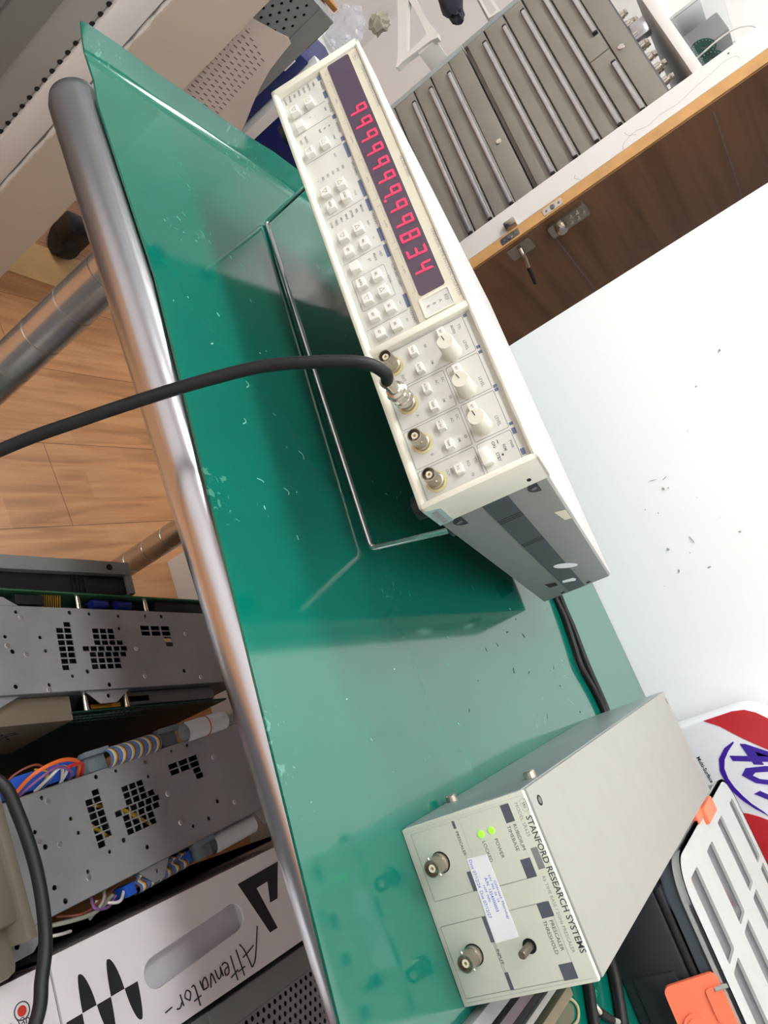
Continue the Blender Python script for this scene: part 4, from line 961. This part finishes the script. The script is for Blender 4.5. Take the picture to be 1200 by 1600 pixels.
# ------------------------------------------------------------------ tall cupboard at the left
XL = -.75
cu = thing('tall_cupboard', 'tall grey cupboard with white stile and chipped beige board, left of bench', 'cupboard', T((-.95, .1, FZ)))
X = T((.95, -.1, -FZ))
bm = NB(); box(bm, -1.15, -.5, FZ, XL-.002, .288, .75, .002, M=X); obj('body', bm, M_graylight, cu)
bm = NB(); box(bm, XL-.002, -.5, FZ, XL+.006, .232, .75, .001, M=X); obj('door_panel', bm, M_graypaint, cu)
bm = NB(); box(bm, XL-.002, -.10, FZ, XL+.0075, .17, .75, .002, M=X); box(bm, XL-.002, .175, FZ, XL+.009, .178, .75, .001, M=X); obj('door_trim', bm, M_zinc_dark, cu)
bm = NB(); z = FZ+.05
while z < .6:
    prism(bm, circ(.2875, z, .0046, 10), .0004, X @ frame((XL-.002, 0, 0), (0, 1, 0), (0, 0, 1))); z += .0202
for o_ in [obj('slot_holes', bm, M_dark, cu, 0)]: pass
bm = NB(); box(bm, -1.15, .2905, FZ, XL+.004, .340, .75, .001, M=X); obj('white_stile', bm, M_whitepaint, cu, label='white painted upright')
bm = NB(); box(bm, -1.15, .340, FZ, XL, .352, .75, .001, M=X); obj('stile_gap', bm, M_seam, cu)
bm = NB(); n = 90; z0, z1 = FZ, .75
pts = [(.3485+random.uniform(-.0022, .0018), z0+(z1-z0)*i/n) for i in range(n+1)]+[(.4625+random.uniform(-.0008, .0008), z1-(z1-z0)*i/n) for i in range(n+1)]
prism(bm, pts, .02, X @ frame((XL-.012, 0, 0), (0, 1, 0), (0, 0, 1))); obj('beige_board', bm, M_beigeboard, cu, 30, 'beige board with chipped edge')
bm = NB(); pts = [(.3450+random.uniform(-.002, .002), z0+(z1-z0)*i/n) for i in range(n+1)]+[(.3505+random.uniform(-.002, .002), z1-(z1-z0)*i/n) for i in range(n+1)]
prism(bm, pts, .012, X @ frame((XL-.008, 0, 0), (0, 1, 0), (0, 0, 1))); obj('chipped_edge', bm, M_whitepaint, cu, 0)
# perforated steel channel fixed to the cupboard's side
XP = -.82
hs = []
for i in range(14):
    for j in range(4): hs.append(circ(.525+j*.0185+(.0092 if i % 2 else 0), .032-i*.0135-(j*0), .0031, 10))
bm = NB(); plate(bm, [(.46, .046), (.602, .046), (.602, -.42), (.46, -.42)], [h for h in hs if all(p[0] < .598 for p in h)], .002, X @ frame((XP, 0, 0), (0, 1, 0), (0, 0, 1)))
box(bm, XP-.001, .602, -.42, XP+.002, .640, .046, M=X); box(bm, XP-.20, .640, -.42, XP+.002, .642, .046, M=X); box(bm, XP-.2, .46, .0455, XP, .642, .047, M=X)
obj('perforated_channel', bm, M_graypaint, cu, 30, 'grey perforated steel channel')
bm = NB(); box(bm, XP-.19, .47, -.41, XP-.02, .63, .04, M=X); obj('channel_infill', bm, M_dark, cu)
# buff printed sheet
bm = NB(); n = 14
def pp(y, z): 
    return Vector((-.785+.012*math.sin((y-.47)*16)+.03*max(0, y-.55), y, z))
edge = [(.525, -.028), (.561, -.014), (.572, -.018), (.573, -.03), (.576, -.05), (.580, -.075), (.592, -.11), (.606, -.14), (.628, -.18), (.66, -.25), (.69, -.32)]
for a, b in zip(edge[:-1], edge[1:]):
    for i in range(n):
        s0, s1 = i/n, (i+1)/n
        vs = [pp(.462+(p[0]-.462)*s, p[1]-(1-s)*.03*(1 if p[1] > -.04 else 0)) for p, s in ((a, s0), (a, s1), (b, s1), (b, s0))]
        bm.faces.new([bm.verts.new(v) for v in vs])
bmesh.ops.remove_doubles(bm, verts=bm.verts, dist=1e-5)
gx = bmesh.ops.extrude_face_region(bm, geom=list(bm.faces))
for g in gx['geom']:
    if isinstance(g, bmesh.types.BMVert): g.co.x -= .002
bmesh.ops.recalc_face_normals(bm, faces=bm.faces)
sh = thing('printed_sheet', 'buff cardboard sheet with printed rows of marks, hanging beside the beige board', 'cardboard', T((-.785, .55, -.32)))
obj('sheet', bm, M_paper, sh, 50).matrix_parent_inverse = T((.785, -.55, .32))
bm = NB()
for r_ in range(6):
    for k in range(17):
        z = -.052-k*.0105-r_*.004; y = .488+r_*.0135+k*.0009
        if y < .57-0*k and z < -.03:
            p = pp(y, z); prism(bm, rect(-.0042, -.0006, .0042, .0012), .0004, frame((p.x+.0006, y, z), (0, 1, 0), (0, 0, 1)))
obj('printed_rows', bm, mat('brown grey print', rgb(120, 108, 104), .7), sh, 0).matrix_parent_inverse = T((.785, -.55, .32))
# things stacked behind it
ck = obj('cardboard_flap', box(NB(), -1.02, .50, .049, -.86, .665, .058, .001), M_brownboard); tag(recenter(ck), 'brown cardboard piece on top of the perforated steel channel', 'cardboard')
rk = thing('low_rack', 'low grey rack under the navy crate behind the beige board', 'rack', T((-1.2, .9, FZ)))
bm = NB(); box(bm, -.26, -.25, .40, .26, .27, .42, .002); obj('rack_shelf', bm, M_graypaint, rk)
for ly in (-.23, .25):
    bm = NB(); box(bm, -.25, ly-.01, 0, -.225, ly+.01, .40); obj('leg', bm, M_graypaint, rk)
cr = thing('blue_crate', 'navy blue plastic crate behind the curled left end of the green mat', 'crate', T((-1.15, .93, -.43)))
X = T((1.15, -.93, .43))
bm = NB(); box(bm, -1.35, .66, -.4295, -.96, .80, -.075, .006, M=X); box(bm, -1.35, .80, -.4295, -.97, .84, -.1, .002, M=X); box(bm, -1.35, .835, -.4295, -.965, 1.15, -.13, .006, M=X); obj('crate_body', bm, M_bluebox, cr)
bm = NB(); box(bm, -.972, .802, -.4295, -.945, .832, -.06, .002, M=X); obj('crate_post', bm, M_whitepaint, cr, label='white upright bar')
bm = NB(); box(bm, -.959, .735, -.12, -.953, .765, -.09, .001, M=X); obj('tag', bm, M_white_label, cr)
bk = obj('black_bin', box(NB(), -1.45, .70, -.07, -.98, .79, .0, .006), M_black); tag(recenter(bk), 'black bin on top of the navy crates', 'bin')
# caster
cw = thing('caster_wheel', 'black caster wheel on the floor behind the beige board', 'caster', T((-1.02, .735, FZ)))
bm = NB(); lathe(bm, (0, -.022, .045), (0, 1, 0), [(.02, 0), (.042, .001), (.045, .006), (.045, .038), (.042, .043), (.02, .044)], 28); obj('wheel', bm, M_rubber, cw)
bm = NB(); box(bm, -.035, -.03, .05, .035, .03, .105, .008); obj('fork', bm, M_black, cw)

# ------------------------------------------------------------------ far corner: drawer cabinets, shelf, door
AN = -.16
def far(y): return T((-.5, y, 0)) @ RZ(AN)
FR = far(1.4)
def cabinet(name, label, z0, z1, rows, split, zl):
    t = thing(name, label, 'drawer cabinet', FR @ T((-.6, .2, z0)))
    X = T((.6, -.2, -z0))
    bm = NB(); box(bm, -.935, .012, z0, -.22, .42, z1, .002, M=X); box(bm, -.238, 0, z0, -.22, .02, z1, .001, M=X); box(bm, -.935, -.001, z1-.052, -.22, .02, z1, .001, M=X)
    obj('carcass', bm, M_steel_drawer, t); obj('side_stile', box(NB(), -.936, -.002, z0, -.917, .02, z1, .001, M=X), M_sidealu, t, label='pale metal left edge')
    for i, (za, zb) in enumerate(rows):
        segs = [(-.914, -.242)] if not (split and i == len(rows)-1) else [(-.914, -.552), (-.548, -.242)]
        for a, b in segs:
            d = obj('drawer', box(NB(), a, -.004, za+.003, b, .01, zb-.002, .001, M=X), M_steel_drawer, t)
            bm = NB(); L0, L1 = (a+.05, b-.075) if len(segs) == 1 else (a+.055, b-.07)
            hz = zb-.011
            box(bm, L0, -.015, hz-.006, L1, -.004, hz+.006, .003, M=X); h = obj('handle', bm, M_handle, d)
            bm = NB(); box(bm, L0-.007, -.014, hz-.0065, L0, -.003, hz+.0065, .002, M=X); obj('handle_cap', bm, M_black, d); bm = NB(); box(bm, L1, -.014, hz-.0065, L1+.007, -.003, hz+.0065, .002, M=X); obj('handle_cap', bm, M_black, d)
    bm = NB(); lathe(bm, X @ Vector((-.53, -.001, zl)), (0, -1, 0), [(.009, 0), (.009, .002), (.0075, .003), (.003, .003), (0, .002)], 18); obj('lock', bm, M_bright, t)
    return t
lowrows = [(-.40, -.327), (-.327, -.263), (-.263, -.199), (-.199, -.125), (-.125, -.050), (-.050, .013), (.013, .080)]
upr = [(.145, .206), (.206, .272), (.272, .333), (.333, .396), (.396, .456)]
cabinet('drawer_cabinet', 'lower grey steel drawer cabinet with long bar handles', -.45, .132, lowrows, False, .108)
cabinet('drawer_cabinet', 'upper grey steel drawer cabinet stacked on the other, two short drawers at its top', .135, .51, upr, True, .478)
# stand below the cabinets
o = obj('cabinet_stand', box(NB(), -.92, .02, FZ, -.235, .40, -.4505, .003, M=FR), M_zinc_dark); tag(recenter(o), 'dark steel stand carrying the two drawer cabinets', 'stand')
# white shelving bay
o = obj('shelf_board', box(NB(), -.70, -.005, .572, -.2, .45, .597, .001, M=FR), M_whitepaint); tag(recenter(o), 'white shelf board above the upper drawer cabinet', 'shelf')
struct('wall_alcove', box(NB(), -1.6, .62, FZ, -.2, .64, 1.4, .001, M=FR), mat('pale back panel', rgb(206, 207, 206), .5, var=.03, scale=5), 'pale panel behind the drawer cabinets', 'wall')
struct('trim_3', box(NB(), -.2, -.02, FZ, -.185, .64, 1.4, .001, M=FR), M_whitepaint, 'white side panel right of the drawer cabinets', 'side panel')
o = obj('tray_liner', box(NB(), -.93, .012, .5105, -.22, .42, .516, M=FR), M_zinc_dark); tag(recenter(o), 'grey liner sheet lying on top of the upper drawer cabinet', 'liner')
# adapters on the cabinet top
def adapter(a, y, hgt, k):
    t = thing('coaxial_adapter', 'small silver and gold coaxial adapter on top of the upper drawer cabinet', 'adapter', FR @ T((a, y, .5165)), 'coaxial adapters on the cabinet')
    bm = NB(); lathe(bm, (0, 0, 0), (0, 0, 1), [(.011, 0), (.011, hgt*.4), (.008, hgt*.45), (.008, hgt*.9), (.006, hgt*.9), (.006, hgt*.6), (0, hgt*.6)], 16); obj('barrel', bm, M_bright, t, 30)
    bm = NB(); lathe(bm, (0, 0, hgt*.55), (0, 0, 1), [(.0095, 0), (.0095, hgt*.15), (.008, hgt*.16)], 6); obj('hex_nut', bm, M_gold if k % 2 else M_nickel, t, 30)
for k in range(14):
    adapter(-.66+k*.0235+random.uniform(-.004, .004), .025+.03*(k % 2)+random.uniform(0, .012), random.uniform(.022, .036), k)
o = obj('folded_foil', box(NB(), -.60, .02, .5165, -.555, .06, .56, .006, M=FR @ T((-.58, .04, 0)) @ RZ(.4) @ T((.58, -.04, 0))), M_handle); tag(recenter(o), 'crumpled silver foil packet among the coaxial adapters', 'foil')
# clear bin on the shelf
bn = thing('clear_bin', 'clear plastic bin of circuit boards on the white shelf', 'bin', FR @ T((-.42, .1, .597)))
bm = NB()
for q in ((-.1, -.08, 0, .1, .12, .002), (-.1, -.08, 0, -.098, .12, .13), (.098, -.08, 0, .1, .12, .13), (-.1, -.08, 0, .1, -.078, .012), (-.1, .118, 0, .1, .12, .13)): box(bm, *q)
obj('bin_wall', bm, M_clear, bn, 0)
for k, (a, z) in enumerate(((.012, .035), (.06, .034))):
    t = thing('round_circuit_board', ('green round circuit board standing in the clear bin, nearer the drawers', 'green round circuit board standing in the clear bin, nearer the wood edge')[k], 'circuit board', FR @ T((-.42+a, .04, .599)), 'circuit boards in the bin')
    bm = NB(); plate(bm, circ(0, .031, .03, 24), [circ(0, .031, .006, 12)], .0016, frame((0, 0, 0), (1, 0, 0), (0, .25, .97))); obj('board', bm, M_pcb, t)
    bm = NB(); F = frame((0, 0, 0), (1, 0, 0), (0, .25, .97))
    for i in range(18): prism(bm, circ(.024*math.cos(i*PI/9), .031+.024*math.sin(i*PI/9), .0013, 8), .0006, F)
    obj('solder_pads', bm, M_silk, t, 0)
lead('white_wire', 'white wires looped over the clear bin', [FR @ Vector(p) for p in ((-.39, .045, .603), (-.375, .02, .66), (-.36, .01, .70), (-.34, .02, .73), (-.31, .03, .72), (-.3, .05, .66))], .0022, M_w_wh)
o = obj('grey_block', box(NB(), -.50, .07, .6, -.43, .15, .70, .004, M=FR), M_graypaint); tag(recenter(o), 'grey plastic block in the clear bin', 'block')
o = obj('grey_block', box(NB(), -.385, .085, .6, -.33, .15, .68, .004, M=FR), M_strip); tag(recenter(o), 'charcoal plastic block behind the round circuit boards', 'block')
o = obj('white_carton', box(NB(), -.62, .02, .5975, -.53, .2, .68, .002, M=FR), M_whitepaint); tag(recenter(o), 'small white box on the shelf left of the clear bin', 'box')
# wall bracket
FB = far(1.56)
br = thing('shelf_bracket', 'white plastic triangular bracket on the wall left of the drawer cabinets', 'bracket', FB @ T((-1.3, 0, 0)))
OUT = [(-1.62, .015), (-1.51, -.006), (-1.40, -.04), (-1.30, -.075), (-1.245, -.098), (-1.236, -.109), (-1.228, -.1), (-1.232, -.075), (-1.226, -.03), (-1.218, .035), (-1.205, .062), (-1.225, .068), (-1.30, .055), (-1.40, .05), (-1.47, .05), (-1.62, .07)]
INN = [(-1.46, .028), (-1.40, .0), (-1.33, -.025), (-1.262, -.050), (-1.252, -.044), (-1.252, .0), (-1.256, .03), (-1.27, .034), (-1.36, .034)]
bm = NB(); plate(bm, OUT, [INN], .02, T((1.3, 0, 0)) @ frame((0, -.01, 0), (1, 0, 0), (0, 0, 1))); obj('web', bm, M_whitepaint, br, 30)
bm = NB(); box(bm, -1.228+1.3, .0, -.02, -1.216+1.3, .47, .05, .001); obj('mount', bm, M_whitepaint, br)
pb_ = thing('white_bracket', 'white angled bar above the drawer cabinets, beside the triangular bracket', 'bar', far(1.5) @ T((-1.08, 0, .2)))
bm = NB(); prism(bm, [(-.08, .03), (.035, .03), (.045, .07), (-.08, .062), (-.08, .055), (.03, .06), (.027, .038), (-.08, .036)], .01, frame((0, 0, 0), (1, 0, 0), (0, 0, 1))); obj('bar', bm, M_whitepaint, pb_)
bm = NB(); box(bm, -.09, .0, .024, .06, .525, .03, .001); obj('ledge', bm, mat('lilac grey', rgb(186, 184, 194), .5), pb_)
# plastic bag
FG = far(1.45)
bg = NB(); t = bmesh.new(); bmesh.ops.create_icosphere(t, subdivisions=4, radius=1)
from mathutils import noise
for v in t.verts:
    n_ = noise.noise(v.co*2.3)*.22+noise.noise(v.co*6)*.09
    v.co = v.co*(1+n_); v.co = Vector((v.co.x*.085, v.co.y*.04, v.co.z*.075))
merge(bg, t, FG @ T((-1.46, .0, -.19)))
o = obj('plastic_bag', bg, M_bag, None, 20); tag(recenter(o), 'crinkled clear plastic bag behind the top left corner of the counter', 'bag')
bm = NB(); t = bmesh.new(); bmesh.ops.create_icosphere(t, subdivisions=3, radius=1)
for v in t.verts:
    n_ = noise.noise(v.co*2.6+Vector((3, 1, 2)))*.5; v.co = v.co*(1+n_); v.co = Vector((v.co.x*.04, v.co.y*.03, v.co.z*.035))
merge(bm, t, FG @ T((-1.42, .05, -.088))); o = obj('grey_cloth', bm, mat('grey cloth', rgb(150, 146, 132), .8, var=.2, scale=40), None, 40); tag(recenter(o), 'crumpled grey rag above the plastic bag', 'rag')
bm = NB(); t = bmesh.new(); bmesh.ops.create_icosphere(t, subdivisions=3, radius=1)
for v in t.verts:
    n_ = noise.noise(v.co*2.2+Vector((7, 1, 5)))*.4; v.co = v.co*(1+n_); v.co = Vector((v.co.x*.09, v.co.y*.03, v.co.z*.035))
merge(bm, t, far(1.56) @ T((-1.30, .0, .145))); o = obj('navy_cloth', bm, mat('navy cloth', rgb(24, 26, 44), .7, var=.2), None, 40); tag(recenter(o), 'dark navy bundle above the triangular bracket', 'bundle')
# counter shelf under those things
sg = obj('side_shelf', box(NB(), -1.75, -.12, -.30, -.96, .45, -.28, .002, M=FG), M_whitepaint); tag(recenter(sg), 'white shelf board under the plastic bag', 'shelf')

# door with walnut face and pale wood edge, plus the white post
DR = T((-.645, 1.323, 0)) @ Matrix(((math.cos(.139), 0, 0, 0), (0, 1, 0, 0), (0, 0, 1, 0), (0, 0, 0, 1))).to_3x3().to_4x4()
ex = Vector((.1386, .9903, 0)); ex = ex.normalized()
# frame: x along the door (away from its free edge), y up, z = out of the walnut face
DF_ = frame((-.645, 1.323, 0), ex, (0, 0, 1))
dr = tag(thing('door_1', '', 'door'), 'dark walnut cabinet door with pale wood edge and keypad lock, standing open', 'door', kind='structure')
bm = NB(); prism(bm, rect(.004, FZ+.02, .62, 1.7), .003, DF_ @ T((0, 0, -.003))); obj('walnut_face', bm, M_walnut, dr)
bm = NB(); prism(bm, rect(0, FZ+.02, .62, 1.7), .030, DF_ @ T((0, 0, -.033))); obj('wood_edge', bm, M_woodedge, dr, label='pale raw wood edge')
bm = NB()
for z in (.131, .554, -.30): prism(bm, rect(.03, z-.0016, .62, z+.0016), .0004, DF_)
obj('joint_line', bm, M_seam, dr, 0)
bm = NB(); prism(bm, rrect(.022, .128, .070, .232, .008), .012, DF_); lk = obj('keypad_lock', bm, M_nickel, dr, 30)
bm = NB(); c = DF_ @ Vector((.046, .158, .012)); lathe(bm, c, DF_.to_3x3() @ Vector((0, 0, 1)), [(.016, 0), (.015, .012), (.012, .015), (0, .015)], 20); obj('turn_knob', bm, M_bright, lk)
bm = NB()
for a, z in ((.035, .19), (.035, .207), (.055, .185), (.057, .203), (.05, .22)): cyl(bm, DF_ @ Vector((a, z, .012)), DF_ @ Vector((a, z, .0145)), .0045, 12)
obj('lock_button', bm, M_bright, lk)
bm = NB(); prism(bm, rrect(.016, .018, .066, .082, .004), .003, DF_); l2 = obj('lock_plate', bm, M_nickel, dr, 30)
bm = NB(); tube(bm, [DF_ @ Vector(p) for p in ((.035, .05, .003), (.05, .048, .02), (.085, .04, .026))], .006, 10, 5); obj('key', bm, M_bright, l2, 60)
bm = NB(); tube(bm, [DF_ @ Vector(p) for p in ((.085, .04, .026), (.12, .034, .028), (.16, .026, .028))], .005, 10, 5); obj('key_fob', bm, M_black, l2, 60)
EF = frame((-.645, 1.323, 0), Vector((.9903, -.1386, 0)), (0, 0, 1))          # looks out of the free edge
for z in (.166, .046):
    bm = NB(); prism(bm, rrect(-.027, z-.026, -.007, z+.026, .004), .0015, EF); pl = obj('strike_plate', bm, M_bright, dr, 30)
    bm = NB()
    for dz in (-.017, .017): cyl(bm, EF @ Vector((-.017, z+dz, .0015)), EF @ Vector((-.017, z+dz, .0022)), .003, 10)
    cyl(bm, EF @ Vector((-.017, z, .0015)), EF @ Vector((-.017, z, .004)), .006, 14); obj('plate_screw', bm, M_zinc_dark, pl)
bm = NB(); box(bm, -.055, -.014, .045, -.034, 0, .075, .002, M=T((-.645, 1.323, 0)) @ RZ(-.139)); obj('latch_bolt', bm, M_nickel, dr)
bm = NB(); box(bm, -.098, 0, FZ, -.034, .05, 1.9, .001, M=T((-.645, 1.323, 0)) @ RZ(-.139))
tr = struct('trim_2', bm, M_whitepaint, 'white painted upright with hairline cracks beside the walnut door', 'door frame')
bm = NB(); CF = frame((-.645, 1.323, 0), Vector((.9903, -.1386, 0)), (0, 0, 1))
def crack(pts):
    P = spline([(a, b, 0) for a, b in pts], 4)
    for a, b in zip(P[:-1], P[1:]):
        d = (b-a).normalized(); n_ = Vector((-d.y, d.x, 0))*.00028
        bm.faces.new([bm.verts.new(CF @ Vector((p.x, p.y, .0005))) for p in (a+n_, a-n_, b-n_, b+n_)])
crack([(-.036, .36), (-.05, .37), (-.058, .40), (-.05, .43), (-.056, .46), (-.052, .5), (-.06, .54), (-.066, .58), (-.072, .62), (-.066, .64), (-.055, .645)])
crack([(-.05, .40), (-.06, .385), (-.075, .38)]); crack([(-.036, .25), (-.05, .24), (-.056, .245)])
prism(bm, circ(-.09+.006, .633, .0022, 8), .0006, CF)
obj('hairline_crack', bm, M_ink_dark, tr, 0)

# ------------------------------------------------------------------ camera
Rwc = ((.35133991, .51319849, .78306295), (.89311583, .06722486, -.44477515), (-.28089923, .85563318, -.43472692))   # rows: camera right, down, forward in world axes
cam = bpy.data.cameras.new('camera'); co = bpy.data.objects.new('camera', cam); COL.objects.link(co)
Rt = Matrix(Rwc)
M3 = Matrix((Rt[0], -Rt[1], -Rt[2])).transposed()
co.matrix_world = T((.37298, -.41034, .31647)) @ M3.to_4x4()
cam.sensor_fit = 'VERTICAL'; cam.sensor_height = 32; cam.lens = 1184.33/1600*32; cam.clip_start = .02; cam.clip_end = 30
S.camera = co

w = bpy.data.worlds.new('world'); S.world = w; w.use_nodes = True
w.node_tree.nodes['Background'].inputs[0].default_value = (.9, .95, 1, 1); w.node_tree.nodes['Background'].inputs[1].default_value = .2
vs = S.view_settings; vs.view_transform = 'Standard'; vs.look = 'None'; vs.gamma = 1; vs.use_curve_mapping = False; vs.exposure = -0.06
